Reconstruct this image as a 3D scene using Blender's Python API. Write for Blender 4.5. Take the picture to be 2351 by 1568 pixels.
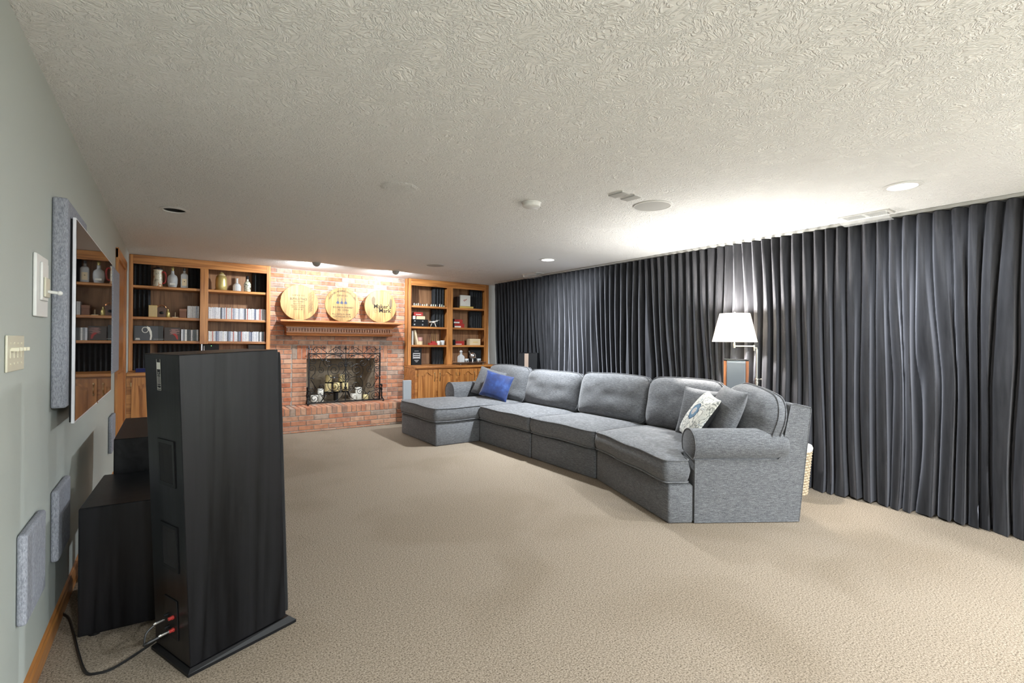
import bpy, math, random
from mathutils import Vector, Matrix
random.seed(7)
for o in list(bpy.data.objects): bpy.data.objects.remove(o, do_unlink=True)
C = bpy.context.scene.collection
SC = bpy.context.scene

# ------------------------------------------------------------------ camera
FPX, YAW, ROLL = 1126.39, 0.6096, 0.0095
CAM = Vector((0.4095, 0.0, 1.2966))
Fv = Vector((math.sin(YAW), math.cos(YAW), 0)); R0 = Vector((math.cos(YAW), -math.sin(YAW), 0)); U0 = Vector((0, 0, 1))
Rv = math.cos(ROLL)*R0 + math.sin(ROLL)*U0
Uv = -math.sin(ROLL)*R0 + math.cos(ROLL)*U0
cam = bpy.data.objects.new('camera', bpy.data.cameras.new('camera')); C.objects.link(cam)
cam.data.sensor_width = 36; cam.data.lens = FPX*36/2351; cam.data.clip_start = .02
cam.matrix_world = Matrix(((Rv.x, Uv.x, -Fv.x, CAM.x), (Rv.y, Uv.y, -Fv.y, CAM.y), (Rv.z, Uv.z, -Fv.z, CAM.z), (0, 0, 0, 1)))
SC.camera = cam
def at(x, y, X=None, Y=None, Z=None):
    """photo pixel -> point on a known plane of the room"""
    r = Fv + Rv*((x-1175.5)/FPX) - Uv*((y-784)/FPX)
    t = (X-CAM.x)/r.x if X is not None else (Y-CAM.y)/r.y if Y is not None else (Z-CAM.z)/r.z
    return CAM + r*t

# ------------------------------------------------------------------ world, view, lights
H = 2.317                      # ceiling height
XW = 5.32                      # right wall
w = bpy.data.worlds.new('world'); SC.world = w; w.use_nodes = True
w.node_tree.nodes['Background'].inputs[0].default_value = (.5, .5, .5, 1)
w.node_tree.nodes['Background'].inputs[1].default_value = 0.02
SC.view_settings.view_transform = 'Standard'; SC.view_settings.look = 'None'
SC.view_settings.gamma = 1; SC.view_settings.use_curve_mapping = False
SC.view_settings.exposure = 0.93
COOL = (.88, .95, 1); WARM = (1, .97, .92)
P_DOWN, P_REAR, P_LAMP, P_EYE = 60, 120, 66, 16
DOWN = [  # recessed cans in two rows; x, y, power (0 = switched off)
    (0.435, 4.74, 0), (4.25, 4.74, P_DOWN*1.2), (4.25, 1.15, P_DOWN*.45),
    (4.25, -2.35, P_REAR*1.1), (1.05, -2.35, P_REAR*.8), (2.65, -2.35, P_REAR)]  # unseen rear row, added to raise room brightness; placing guessed from the shadows
EYES = [(1.985, 6.76), (3.110, 6.85)]
def lamp(name, kind, loc, power, color, aim=None, **kw):
    d = bpy.data.lights.new(name, kind); d.energy = power; d.color = color
    for k, v in kw.items(): setattr(d, k, v)
    o = bpy.data.objects.new(name, d); C.objects.link(o); o.location = loc
    if aim is not None: o.rotation_euler = (Vector(aim)-Vector(loc)).to_track_quat('-Z', 'Y').to_euler()
    return o

# ------------------------------------------------------------------ materials
def newmat(name):
    m = bpy.data.materials.new(name); m.use_nodes = True
    return m, m.node_tree.nodes, m.node_tree.links, m.node_tree.nodes['Principled BSDF']
def col(c): return (c[0], c[1], c[2], 1)
MATS = {}
def plain(name, c, rough=.5, metal=0, spec=None, emit=None, es=0, trans=0, sheen=0, coat=0, ior=None, alpha=None):
    if name in MATS: return MATS[name]
    m, N, L, b = newmat(name)
    b.inputs['Base Color'].default_value = col(c); b.inputs['Roughness'].default_value = rough
    b.inputs['Metallic'].default_value = metal
    if spec is not None: b.inputs['Specular IOR Level'].default_value = spec
    if emit: b.inputs['Emission Color'].default_value = col(emit); b.inputs['Emission Strength'].default_value = es
    if trans: b.inputs['Transmission Weight'].default_value = trans
    if ior: b.inputs['IOR'].default_value = ior
    if coat: b.inputs['Coat Weight'].default_value = coat; b.inputs['Coat Roughness'].default_value = .1
    if sheen:
        b.inputs['Sheen Weight'].default_value = sheen; b.inputs['Sheen Roughness'].default_value = .35
    MATS[name] = m
    return m
def nd(N, t, **kw):
    n = N.new(t)
    for k, v in kw.items():
        if k.startswith('i_'): n.inputs[k[2:].replace('_', ' ')].default_value = v
        else: setattr(n, k, v)
    return n
def ramp(N, stops, interp='LINEAR'):
    r = N.new('ShaderNodeValToRGB'); r.color_ramp.interpolation = interp
    e = r.color_ramp.elements
    while len(e) < len(stops): e.new(.5)
    for el, (p, c) in zip(e, stops): el.position = p; el.color = col(c)
    return r
def coords(N, L, scale=(1, 1, 1), rot=(0, 0, 0)):
    tc = N.new('ShaderNodeTexCoord'); mp = N.new('ShaderNodeMapping')
    mp.inputs['Scale'].default_value = scale; mp.inputs['Rotation'].default_value = rot
    L.new(tc.outputs['Object'], mp.inputs['Vector']); return mp.outputs['Vector']
def bump(N, L, b, h, strength, dist):
    bp = N.new('ShaderNodeBump'); bp.inputs['Strength'].default_value = strength; bp.inputs['Distance'].default_value = dist
    L.new(h, bp.inputs['Height']); L.new(bp.outputs['Normal'], b.inputs['Normal']); return bp
def noisy(name, stops, scale, rough=.8, stretch=(1, 1, 1), detail=4, bs=0, bd=.002, sheen=0, coat=0, objvar=0, rot=(0, 0, 0)):
    """colour from one noise, relief from the same noise"""
    m, N, L, b = newmat(name); v = coords(N, L, stretch, rot)
    n = nd(N, 'ShaderNodeTexNoise', i_Scale=scale, i_Detail=detail, i_Roughness=.65); L.new(v, n.inputs['Vector'])
    r = ramp(N, stops); L.new(n.outputs['Fac'], r.inputs['Fac']); out = r.outputs['Color']
    if objvar:
        oi = N.new('ShaderNodeObjectInfo'); hs = N.new('ShaderNodeHueSaturation'); mr = N.new('ShaderNodeMapRange')
        mr.inputs['To Min'].default_value = 1-objvar; mr.inputs['To Max'].default_value = 1+objvar
        L.new(oi.outputs['Random'], mr.inputs['Value']); L.new(mr.outputs['Result'], hs.inputs['Value'])
        L.new(out, hs.inputs['Color']); out = hs.outputs['Color']
    L.new(out, b.inputs['Base Color']); b.inputs['Roughness'].default_value = rough
    if bs: bump(N, L, b, n.outputs['Fac'], bs, bd)
    if sheen: b.inputs['Sheen Weight'].default_value = sheen; b.inputs['Sheen Roughness'].default_value = .4
    if coat: b.inputs['Coat Weight'].default_value = coat; b.inputs['Coat Roughness'].default_value = .15
    MATS[name] = m; return m
def wood(name, dark, light, axis, scale=1.0, rough=.35, coat=.15, objvar=.06, dist=2.0, rings=6):
    m, N, L, b = newmat(name)
    s = {'x': (.35, 6, 6), 'y': (6, .35, 6), 'z': (6, 6, .35)}[axis]
    v = coords(N, L, tuple(k*scale for k in s))
    n1 = nd(N, 'ShaderNodeTexNoise', i_Scale=1.1, i_Detail=3, i_Distortion=.6); L.new(v, n1.inputs['Vector'])
    mul = nd(N, 'ShaderNodeMath', operation='MULTIPLY'); mul.inputs[1].default_value = rings; L.new(n1.outputs['Fac'], mul.inputs[0])
    fr = nd(N, 'ShaderNodeMath', operation='PINGPONG'); fr.inputs[1].default_value = .5; L.new(mul.outputs[0], fr.inputs[0])
    n2 = nd(N, 'ShaderNodeTexNoise', i_Scale=14, i_Detail=3); L.new(v, n2.inputs['Vector'])
    mx = nd(N, 'ShaderNodeMath', operation='MULTIPLY_ADD'); mx.inputs[1].default_value = .55
    L.new(n2.outputs['Fac'], mx.inputs[0]); L.new(fr.outputs[0], mx.inputs[2])
    r = ramp(N, [(.22, dark), (.45, tuple((a+c)/2 for a, c in zip(dark, light))), (.75, light)]); L.new(mx.outputs[0], r.inputs['Fac'])
    oi = N.new('ShaderNodeObjectInfo'); hs = N.new('ShaderNodeHueSaturation'); mr = N.new('ShaderNodeMapRange')
    mr.inputs['To Min'].default_value = 1-objvar; mr.inputs['To Max'].default_value = 1+objvar
    L.new(oi.outputs['Random'], mr.inputs['Value']); L.new(mr.outputs['Result'], hs.inputs['Value'])
    L.new(r.outputs['Color'], hs.inputs['Color']); L.new(hs.outputs['Color'], b.inputs['Base Color'])
    b.inputs['Roughness'].default_value = rough; b.inputs['Coat Weight'].default_value = coat; b.inputs['Coat Roughness'].default_value = .2
    if 'black' in name: b.inputs['Specular IOR Level'].default_value = .2
    bump(N, L, b, n2.outputs['Fac'], .15, .001)
    MATS[name] = m; return m
OD, OL = (.27, .092, .021), (.54, .232, .066)
OAKX = wood('oak_grain_x', OD, OL, 'x'); OAKZ = wood('oak_grain_z', OD, OL, 'z'); OAKY = wood('oak_grain_y', OD, OL, 'y')
OAKB = wood('oak_back_panel', (.17, .075, .032), (.36, .185, .09), 'z', rough=.5, coat=0)
OAKR = wood('oak_red_mantel', (.22, .065, .017), (.45, .165, .048), 'x')
BLKW = wood('black_ash_wood', (.0015, .0015, .002), (.009, .009, .0105), 'z', rough=.33, coat=.0, objvar=0, rings=5, scale=.8)
BLKX = wood('black_ash_wood_x', (.004, .004, .0045), (.011, .011, .012), 'y', rough=.42, coat=.02, objvar=0)
WALM = wood('walnut_speaker_side', (.16, .05, .018), (.33, .12, .04), 'z')
STAVE = wood('barrel_stave', (.20, .108, .030), (.38, .232, .080), 'z', rough=.6, coat=0, objvar=.16)

def floor_mat():
    m, N, L, b = newmat('carpet'); v = coords(N, L)
    n = nd(N, 'ShaderNodeTexNoise', i_Scale=135, i_Detail=6, i_Roughness=.9); L.new(v, n.inputs['Vector'])
    r = ramp(N, [(.39, (.020, .014, .009)), (.445, (.155, .122, .088)), (.50, (.275, .224, .170)), (.61, (.43, .362, .288))]); L.new(n.outputs['Fac'], r.inputs['Fac'])
    n2 = nd(N, 'ShaderNodeTexNoise', i_Scale=1.15, i_Detail=2.5, i_Distortion=.5); L.new(v, n2.inputs['Vector'])
    r2 = ramp(N, [(.38, (.90, .89, .87)), (.52, (1, 1, 1))]); L.new(n2.outputs['Fac'], r2.inputs['Fac'])
    mx = nd(N, 'ShaderNodeMix', data_type='RGBA', blend_type='MULTIPLY'); mx.inputs[0].default_value = 1
    L.new(r.outputs['Color'], mx.inputs[6]); L.new(r2.outputs['Color'], mx.inputs[7]); L.new(mx.outputs[2], b.inputs['Base Color'])
    b.inputs['Roughness'].default_value = .95; b.inputs['Specular IOR Level'].default_value = .1
    bump(N, L, b, n.outputs['Fac'], .06, .004); return m
def ceil_mat():
    m, N, L, b = newmat('stomped_ceiling'); v = coords(N, L)
    w_ = nd(N, 'ShaderNodeTexNoise', i_Scale=6, i_Detail=2); L.new(v, w_.inputs['Vector'])
    mixv = nd(N, 'ShaderNodeMix', data_type='RGBA', blend_type='LINEAR_LIGHT'); mixv.inputs[0].default_value = .12
    L.new(v, mixv.inputs[6]); L.new(w_.outputs['Color'], mixv.inputs[7])
    n = nd(N, 'ShaderNodeTexNoise', i_Scale=42, i_Detail=2, i_Roughness=.55, i_Distortion=1.6); L.new(mixv.outputs[2], n.inputs['Vector'])
    r = ramp(N, [(.42, (0, 0, 0)), (.60, (1, 1, 1))]); L.new(n.outputs['Fac'], r.inputs['Fac'])
    b.inputs['Base Color'].default_value = (.82, .825, .815, 1); b.inputs['Roughness'].default_value = .85
    b.inputs['Specular IOR Level'].default_value = .2
    bump(N, L, b, r.outputs['Color'], .58, .010); return m
def wall_mat(name, c):
    m, N, L, b = newmat(name); v = coords(N, L)
    n = nd(N, 'ShaderNodeTexNoise', i_Scale=120, i_Detail=2); L.new(v, n.inputs['Vector'])
    b.inputs['Base Color'].default_value = col(c); b.inputs['Roughness'].default_value = .7
    bump(N, L, b, n.outputs['Fac'], .12, .002); return m
def brick_mat(name='fired_brick', dark=1.0):
    m, N, L, b = newmat(name)
    oi = N.new('ShaderNodeObjectInfo')
    r = ramp(N, [(0, (.44, .17, .09)), (.16, (.51, .26, .16)), (.34, (.46, .20, .11)), (.50, (.53, .32, .215)), (.66, (.42, .15, .075)), (.80, (.47, .33, .255)), (.90, (.28, .21, .165)), (1, (.38, .13, .065))], 'LINEAR')
    L.new(oi.outputs['Random'], r.inputs['Fac'])
    tc = N.new('ShaderNodeTexCoord'); vm = nd(N, 'ShaderNodeVectorMath', operation='ADD')
    mu = nd(N, 'ShaderNodeMath', operation='MULTIPLY'); mu.inputs[1].default_value = 37; L.new(oi.outputs['Random'], mu.inputs[0])
    L.new(tc.outputs['Object'], vm.inputs[0]); L.new(mu.outputs[0], vm.inputs[1])
    n = nd(N, 'ShaderNodeTexNoise', i_Scale=16, i_Detail=4); L.new(vm.outputs[0], n.inputs['Vector'])
    r2 = ramp(N, [(.36, (.52, .42, .37)), (.52, (1, 1, 1)), (.70, (1.2, 1.2, 1.12))]); L.new(n.outputs['Fac'], r2.inputs['Fac'])
    mx = nd(N, 'ShaderNodeMix', data_type='RGBA', blend_type='MULTIPLY'); mx.inputs[0].default_value = .5
    L.new(r.outputs['Color'], mx.inputs[6]); L.new(r2.outputs['Color'], mx.inputs[7]); L.new(mx.outputs[2], b.inputs['Base Color'])
    n3 = nd(N, 'ShaderNodeTexNoise', i_Scale=180, i_Detail=3); L.new(vm.outputs[0], n3.inputs['Vector'])
    b.inputs['Roughness'].default_value = .85; bump(N, L, b, n3.outputs['Fac'], .35, .003); return m
def chenille(name='grey_chenille'):
    m, N, L, b = newmat(name); tc = N.new('ShaderNodeTexCoord')
    outs = []
    for s in ((26, 26, 300), (200, 200, 230)):
        mp = N.new('ShaderNodeMapping'); mp.inputs['Scale'].default_value = s; L.new(tc.outputs['Object'], mp.inputs['Vector'])
        n = nd(N, 'ShaderNodeTexNoise', i_Scale=1, i_Detail=3, i_Roughness=.7); L.new(mp.outputs['Vector'], n.inputs['Vector']); outs.append(n.outputs['Fac'])
    a = nd(N, 'ShaderNodeMath', operation='ADD'); L.new(outs[0], a.inputs[0]); L.new(outs[1], a.inputs[1])
    hlf = nd(N, 'ShaderNodeMath', operation='MULTIPLY'); hlf.inputs[1].default_value = .5; L.new(a.outputs[0], hlf.inputs[0])
    r = ramp(N, [(.33, (.035, .036, .040)), (.5, (.112, .114, .122)), (.67, (.26, .262, .272))]); L.new(hlf.outputs[0], r.inputs['Fac'])
    L.new(r.outputs['Color'], b.inputs['Base Color']); b.inputs['Roughness'].default_value = .9
    b.inputs['Sheen Weight'].default_value = .25; b.inputs['Specular IOR Level'].default_value = .15
    bump(N, L, b, hlf.outputs[0], .4, .003); return m
def velvet():
    m, N, L, b = newmat('charcoal_velvet'); v = coords(N, L, (1, 1, .12))
    n = nd(N, 'ShaderNodeTexNoise', i_Scale=30, i_Detail=4); L.new(v, n.inputs['Vector'])
    r = ramp(N, [(.3, (.020, .020, .022)), (.7, (.040, .040, .044))]); L.new(n.outputs['Fac'], r.inputs['Fac'])
    L.new(r.outputs['Color'], b.inputs['Base Color']); b.inputs['Roughness'].default_value = .85
    b.inputs['Sheen Weight'].default_value = .42; b.inputs['Sheen Roughness'].default_value = .4
    b.inputs['Sheen Tint'].default_value = (.8, .8, .9, 1); b.inputs['Specular IOR Level'].default_value = .08
    bump(N, L, b, n.outputs['Fac'], .15, .004); return m
def floral():
    m, N, L, b = newmat('floral_print'); v = coords(N, L)
    vo = nd(N, 'ShaderNodeTexVoronoi', i_Scale=11, i_Randomness=.8); L.new(v, vo.inputs['Vector'])
    no = nd(N, 'ShaderNodeTexNoise', i_Scale=9, i_Detail=2, i_Distortion=2.2); L.new(v, no.inputs['Vector'])
    r = ramp(N, [(.40, (.74, .72, .66)), (.46, (.30, .30, .27)), (.50, (.20, .21, .20)), (.53, (.72, .70, .64)), (.62, (.62, .62, .58)), (.70, (.30, .33, .36))]); L.new(no.outputs['Fac'], r.inputs['Fac'])
    # one large blue flower in the middle of the face, ringed petals
    ln = nd(N, 'ShaderNodeVectorMath', operation='LENGTH')
    mp = N.new('ShaderNodeMapping'); mp.inputs['Scale'].default_value = (1, 0, 1); mp.inputs['Location'].default_value = (-.045, 0, -.02); L.new(v, mp.inputs['Vector']); L.new(mp.outputs['Vector'], ln.inputs[0])
    wob = nd(N, 'ShaderNodeMath', operation='MULTIPLY_ADD'); wob.inputs[1].default_value = .045; L.new(no.outputs['Fac'], wob.inputs[0]); L.new(ln.outputs['Value'], wob.inputs[2])
    r2 = ramp(N, [(.025, (.6, .55, .5)), (.036, (.25, .22, .25)), (.045, (.55, .52, .5)), (.055, (.10, .19, .28)), (.085, (.05, .11, .19)), (.092, (.02, .03, .06))], 'CONSTANT'); L.new(wob.outputs[0], r2.inputs['Fac'])
    lt = nd(N, 'ShaderNodeMath', operation='LESS_THAN'); lt.inputs[1].default_value = .10; L.new(wob.outputs[0], lt.inputs[0])
    mx = nd(N, 'ShaderNodeMix', data_type='RGBA'); L.new(lt.outputs[0], mx.inputs[0]); L.new(r.outputs['Color'], mx.inputs[6]); L.new(r2.outputs['Color'], mx.inputs[7])
    L.new(mx.outputs[2], b.inputs['Base Color']); b.inputs['Roughness'].default_value = .85; return m
def spine_mat():
    """disc-case spines: light paper with per-case tint and printed marks"""
    m, N, L, b = newmat('disc_case_spine'); oi = N.new('ShaderNodeObjectInfo')
    r = ramp(N, [(0, (.75, .75, .78)), (.3, (.62, .63, .68)), (.45, (.28, .30, .38)), (.55, (.72, .70, .66)), (.66, (.10, .12, .2)), (.72, (.66, .66, .7)), (.82, (.5, .18, .15)), (.86, (.8, .8, .82)), (.95, (.04, .04, .05))], 'CONSTANT')
    L.new(oi.outputs['Random'], r.inputs['Fac'])
    tc = N.new('ShaderNodeTexCoord'); mp = N.new('ShaderNodeMapping'); mp.inputs['Scale'].default_value = (40, 10, 220); L.new(tc.outputs['Object'], mp.inputs['Vector'])
    ad = nd(N, 'ShaderNodeVectorMath', operation='ADD'); mu = nd(N, 'ShaderNodeMath', operation='MULTIPLY'); mu.inputs[1].default_value = 91
    L.new(oi.outputs['Random'], mu.inputs[0]); L.new(mp.outputs['Vector'], ad.inputs[0]); L.new(mu.outputs[0], ad.inputs[1])
    n = nd(N, 'ShaderNodeTexNoise', i_Scale=1, i_Detail=2); L.new(ad.outputs[0], n.inputs['Vector'])
    r2 = ramp(N, [(.36, (.45, .45, .5)), (.46, (1, 1, 1))]); L.new(n.outputs['Fac'], r2.inputs['Fac'])
    mx = nd(N, 'ShaderNodeMix', data_type='RGBA', blend_type='MULTIPLY'); mx.inputs[0].default_value = .6
    L.new(r.outputs['Color'], mx.inputs[6]); L.new(r2.outputs['Color'], mx.inputs[7]); L.new(mx.outputs[2], b.inputs['Base Color'])
    b.inputs['Roughness'].default_value = .25; return m
CARPET, CEIL, BRICK, CHEN, VELV, FLOR, SPINE = floor_mat(), ceil_mat(), brick_mat(), chenille(), velvet(), floral(), spine_mat()
WALLG = wall_mat('sage_grey_paint', (.43, .46, .43)); WALLW = wall_mat('white_paint', (.80, .81, .80))
MORTAR = noisy('mortar', [(.3, (.30, .275, .245)), (.7, (.46, .43, .39))], 40, rough=.9, bs=.4, bd=.003)
PANELF = noisy('acoustic_panel_cloth', [(.35, (.17, .18, .21)), (.65, (.36, .37, .42))], 1, stretch=(300, 300, 90), rough=.95, bs=.3)
FOAM = noisy('charcoal_foam', [(.3, (.012, .013, .015)), (.7, (.035, .038, .042))], 90, rough=.95, bs=.4)
BLUEV = noisy('blue_velvet', [(.3, (.003, .010, .055)), (.55, (.008, .030, .14)), (.75, (.03, .08, .26))], 9, rough=.7, detail=6, sheen=.6, bs=.3, bd=.004)
WICK = noisy('wicker', [(.3, (.40, .29, .18)), (.7, (.72, .60, .44))], 60, stretch=(1, 1, 4), rough=.8, bs=.5, bd=.004)
FIREC = noisy('firebox_lining', [(.3, (.20, .155, .11)), (.7, (.33, .27, .20))], 5, rough=.9)
IVORY = plain('ivory_plastic', (.66, .63, .50), .35); WHITE = plain('white_paint_metal', (.74, .74, .72), .45)
BLACK = plain('black_plastic', (.006, .006, .007), .45, spec=.25); MATB = plain('black_cloth', (.006, .006, .007), .95)
IRON = plain('wrought_iron', (.012, .012, .013), .38, .6); PEWT = plain('pewter_iron', (.12, .125, .135), .35, .9)
CHROME = plain('chrome', (.88, .88, .88), .25, 1); NICKEL = plain('brushed_nickel', (.62, .59, .53), .3, 1)
BRASS = plain('antique_brass', (.42, .30, .16), .35, 1); GOLD = plain('gold_glaze', (.52, .42, .16), .3, .5)
GLASS = plain('clear_glass', (.93, .95, .96), .06, 0, trans=.55, ior=1.35, spec=.8)
WAXC = plain('cream_wax', (.70, .58, .30), .5); WAXW = plain('white_wax', (.72, .70, .64), .5)
INK = plain('burnt_ink', (.035, .028, .022), .8); INKB = plain('navy_ink', (.05, .06, .10), .8)
RED = plain('red_card', (.36, .025, .02), .45); CREAM = plain('cream_card', (.68, .55, .36), .6); CARDW = plain('white_card', (.72, .70, .64), .55)
YELL = plain('yellow_card', (.62, .45, .12), .5); GREY = plain('grey_cloth', (.10, .115, .13), .9); TAN = plain('tan_strip', (.33, .25, .20), .5)
BULB = plain('lit_bulb', (1, 1, 1), .4, emit=(1, .98, .95), es=14); BULBOFF = plain('unlit_bulb', (.35, .35, .34), .3)
SILV = plain('silver_bezel', (.72, .72, .76), .35, .2)
SCREEN = plain('dark_glass_screen', (.003, .003, .003), .02, spec=.30)
CLEAR = plain('clear_plastic', (.85, .87, .87), .15)
CLEAR.node_tree.nodes['Principled BSDF'].inputs['Alpha'].default_value = .22
GRILLE = plain('speaker_grille', (.40, .40, .385), .8); BAFFLE = plain('black_baffle', (.012, .012, .010), .6)

# ------------------------------------------------------------------ mesh helpers
class MB:
    def __init__(s): s.v = []; s.f = []
    def add(s, vs, fs):
        o = len(s.v); s.v += [tuple(p) for p in vs]; s.f += [tuple(i+o for i in f) for f in fs]; return s
    def box(s, x0, x1, y0, y1, z0, z1, M=None):
        vs = [(x, y, z) for z in (z0, z1) for y in (y0, y1) for x in (x0, x1)]
        if M: vs = [M @ Vector(p) for p in vs]
        return s.add(vs, [(0, 2, 3, 1), (4, 5, 7, 6), (0, 1, 5, 4), (2, 6, 7, 3), (0, 4, 6, 2), (1, 3, 7, 5)])
    def rings(s, rs, cap0=True, cap1=True, closed=False):
        n = len(rs[0]); o = len(s.v)
        for r in rs: s.v += [tuple(p) for p in r]
        m = len(rs)
        for i in range(m if closed else m-1):
            a = o+i*n; b_ = o+((i+1) % m)*n
            for j in range(n): s.f.append((a+j, a+(j+1) % n, b_+(j+1) % n, b_+j))
        if not closed:
            if cap0: s.f.append(tuple(o+j for j in reversed(range(n))))
            if cap1: s.f.append(tuple(o+(m-1)*n+j for j in range(n)))
        return s
    def prism(s, poly, z0, z1, M=None):
        r = [[Vector((p[0], p[1], z)) for p in poly] for z in (z0, z1)]
        if M: r = [[M @ p for p in q] for q in r]
        return s.rings(r)
    def lathe(s, prof, n=24, M=None, c=(0, 0, 0)):
        r = [[Vector((c[0]+rad*math.cos(2*math.pi*k/n), c[1]+rad*math.sin(2*math.pi*k/n), c[2]+z)) for k in range(n)] for rad, z in prof]
        if M: r = [[M @ p for p in q] for q in r]
        return s.rings(r)
    def tube(s, path, r, n=6, closed=False, taper=None):
        P = [Vector(p) for p in path]; rs = []; m = len(P); up = None
        for i, p in enumerate(P):
            if closed: t = P[(i+1) % m]-P[i-1]
            else: t = P[min(i+1, m-1)]-P[max(i-1, 0)]
            t = t.normalized() if t.length > 1e-9 else Vector((0, 0, 1))
            if up is None: up = Vector((0, 0, 1)) if abs(t.z) < .9 else Vector((1, 0, 0))
            a = t.cross(up)
            if a.length < 1e-4: a = t.cross(Vector((0, 1, .3)))
            a.normalize(); b_ = t.cross(a).normalized(); up = -b_ if False else a.cross(t)
            rr = r if taper is None else r*taper(i/(m-1))
            rs.append([p+(a*math.cos(2*math.pi*k/n)+b_*math.sin(2*math.pi*k/n))*rr for k in range(n)])
        return s.rings(rs, closed=closed)
    def sphere(s, c, r, n=12, m=8, sc=(1, 1, 1)):
        rs = []
        for i in range(m+1):
            a = math.pi*i/m-math.pi/2; q = max(math.cos(a), .02)
            rs.append([(c[0]+sc[0]*r*q*math.cos(2*math.pi*k/n), c[1]+sc[1]*r*q*math.sin(2*math.pi*k/n), c[2]+sc[2]*r*math.sin(a)) for k in range(n)])
        return s.rings(rs)
    def mesh(s, name, mat, smooth=False):
        me = bpy.data.meshes.new(name); me.from_pydata(s.v, [], s.f); me.validate(); me.update()
        if mat: me.materials.append(mat)
        if smooth:
            me.polygons.foreach_set('use_smooth', [True]*len(me.polygons)); me.set_sharp_from_angle(angle=math.radians(smooth if smooth > 1 else 40))
        return me
    def build(s, name, mat, parent=None, smooth=False, bevel=0, seg=2, label=None):
        return link(name, s.mesh(name, mat, smooth), parent, bevel, seg, label)
def link(name, me, parent=None, bevel=0, seg=2, label=None):
    o = bpy.data.objects.new(name, me); C.objects.link(o)
    if parent is not None: o.parent = parent
    if bevel:
        md = o.modifiers.new('bevel', 'BEVEL'); md.width = bevel; md.segments = seg; md.limit_method = 'ANGLE'; md.angle_limit = math.radians(35)
        if seg > 1 and len(me.polygons) and not me.polygons[0].use_smooth:
            me.polygons.foreach_set('use_smooth', [True]*len(me.polygons)); me.set_sharp_from_angle(angle=math.radians(35))
    if label: o['label'] = label
    return o
def tag(o, label, cat, group=None):
    o['label'] = label; o['category'] = cat
    if group: o['group'] = group
    return o
def thing(name, label, cat, loc=(0, 0, 0), rz=0, group=None):
    o = bpy.data.objects.new(name, None); C.objects.link(o); o.empty_display_size = .1
    o.location = loc; o.rotation_euler = (0, 0, rz); return tag(o, label, cat, group)
def struct(o): o['kind'] = 'structure'; return o
def box(name, mat, x0, x1, y0, y1, z0, z1, parent=None, bevel=0, seg=2, M=None, label=None):
    return MB().box(x0, x1, y0, y1, z0, z1, M).build(name, mat, parent, bevel=bevel, seg=seg, label=label)
def crom(pts, n=6):
    """Catmull-Rom through the points"""
    P = [Vector(p) for p in pts]; P = [P[0]*2-P[1]]+P+[P[-1]*2-P[-2]]; out = []
    for i in range(1, len(P)-2):
        a, b_, c, d = P[i-1], P[i], P[i+1], P[i+2]
        for k in range(n):
            t = k/n; out.append(.5*((2*b_)+(c-a)*t+(2*a-5*b_+4*c-d)*t*t+(3*b_-a-3*c+d)*t**3))
    out.append(P[-2]); return out
_tc = {}
def text_mb(txt, size, M, mb=None, align='CENTER', fat=.014):
    mb = mb or MB()
    key = (txt, align, fat)
    if key not in _tc:
        cu = bpy.data.curves.new('t', 'FONT'); cu.body = txt; cu.size = 1; cu.align_x = align; cu.align_y = 'CENTER'; cu.resolution_u = 2; cu.offset = fat
        ob = bpy.data.objects.new('t', cu); C.objects.link(ob); bpy.context.view_layer.update()
        me = ob.to_mesh(); _tc[key] = ([tuple(v.co) for v in me.vertices], [tuple(p.vertices) for p in me.polygons]); ob.to_mesh_clear()
        bpy.data.objects.remove(ob, do_unlink=True); bpy.data.curves.remove(cu)
    vs, fs = _tc[key]
    return mb.add([M @ Vector((v[0]*size, v[1]*size, 0)) for v in vs], fs)
def hash2(i, j=0, k=0):
    v = math.sin(i*127.1+j*311.7+k*74.7)*43758.5453; return v-math.floor(v)
def vnoise(x, y=0, seed=0):
    xi, yi = math.floor(x), math.floor(y); fx, fy = x-xi, y-yi; fx = fx*fx*(3-2*fx); fy = fy*fy*(3-2*fy)
    a, b_, c, d = (hash2(xi, yi, seed), hash2(xi+1, yi, seed), hash2(xi, yi+1, seed), hash2(xi+1, yi+1, seed))
    return (a*(1-fx)+b_*fx)*(1-fy)+(c*(1-fx)+d*fx)*fy
# ================================================================== the room shell
YB, YF = 7.87, -4.0
fl = MB().box(-.12, XW+.12, YF-.12, 8.3, -.1, 0).build('floor', CARPET); struct(fl)
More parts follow.
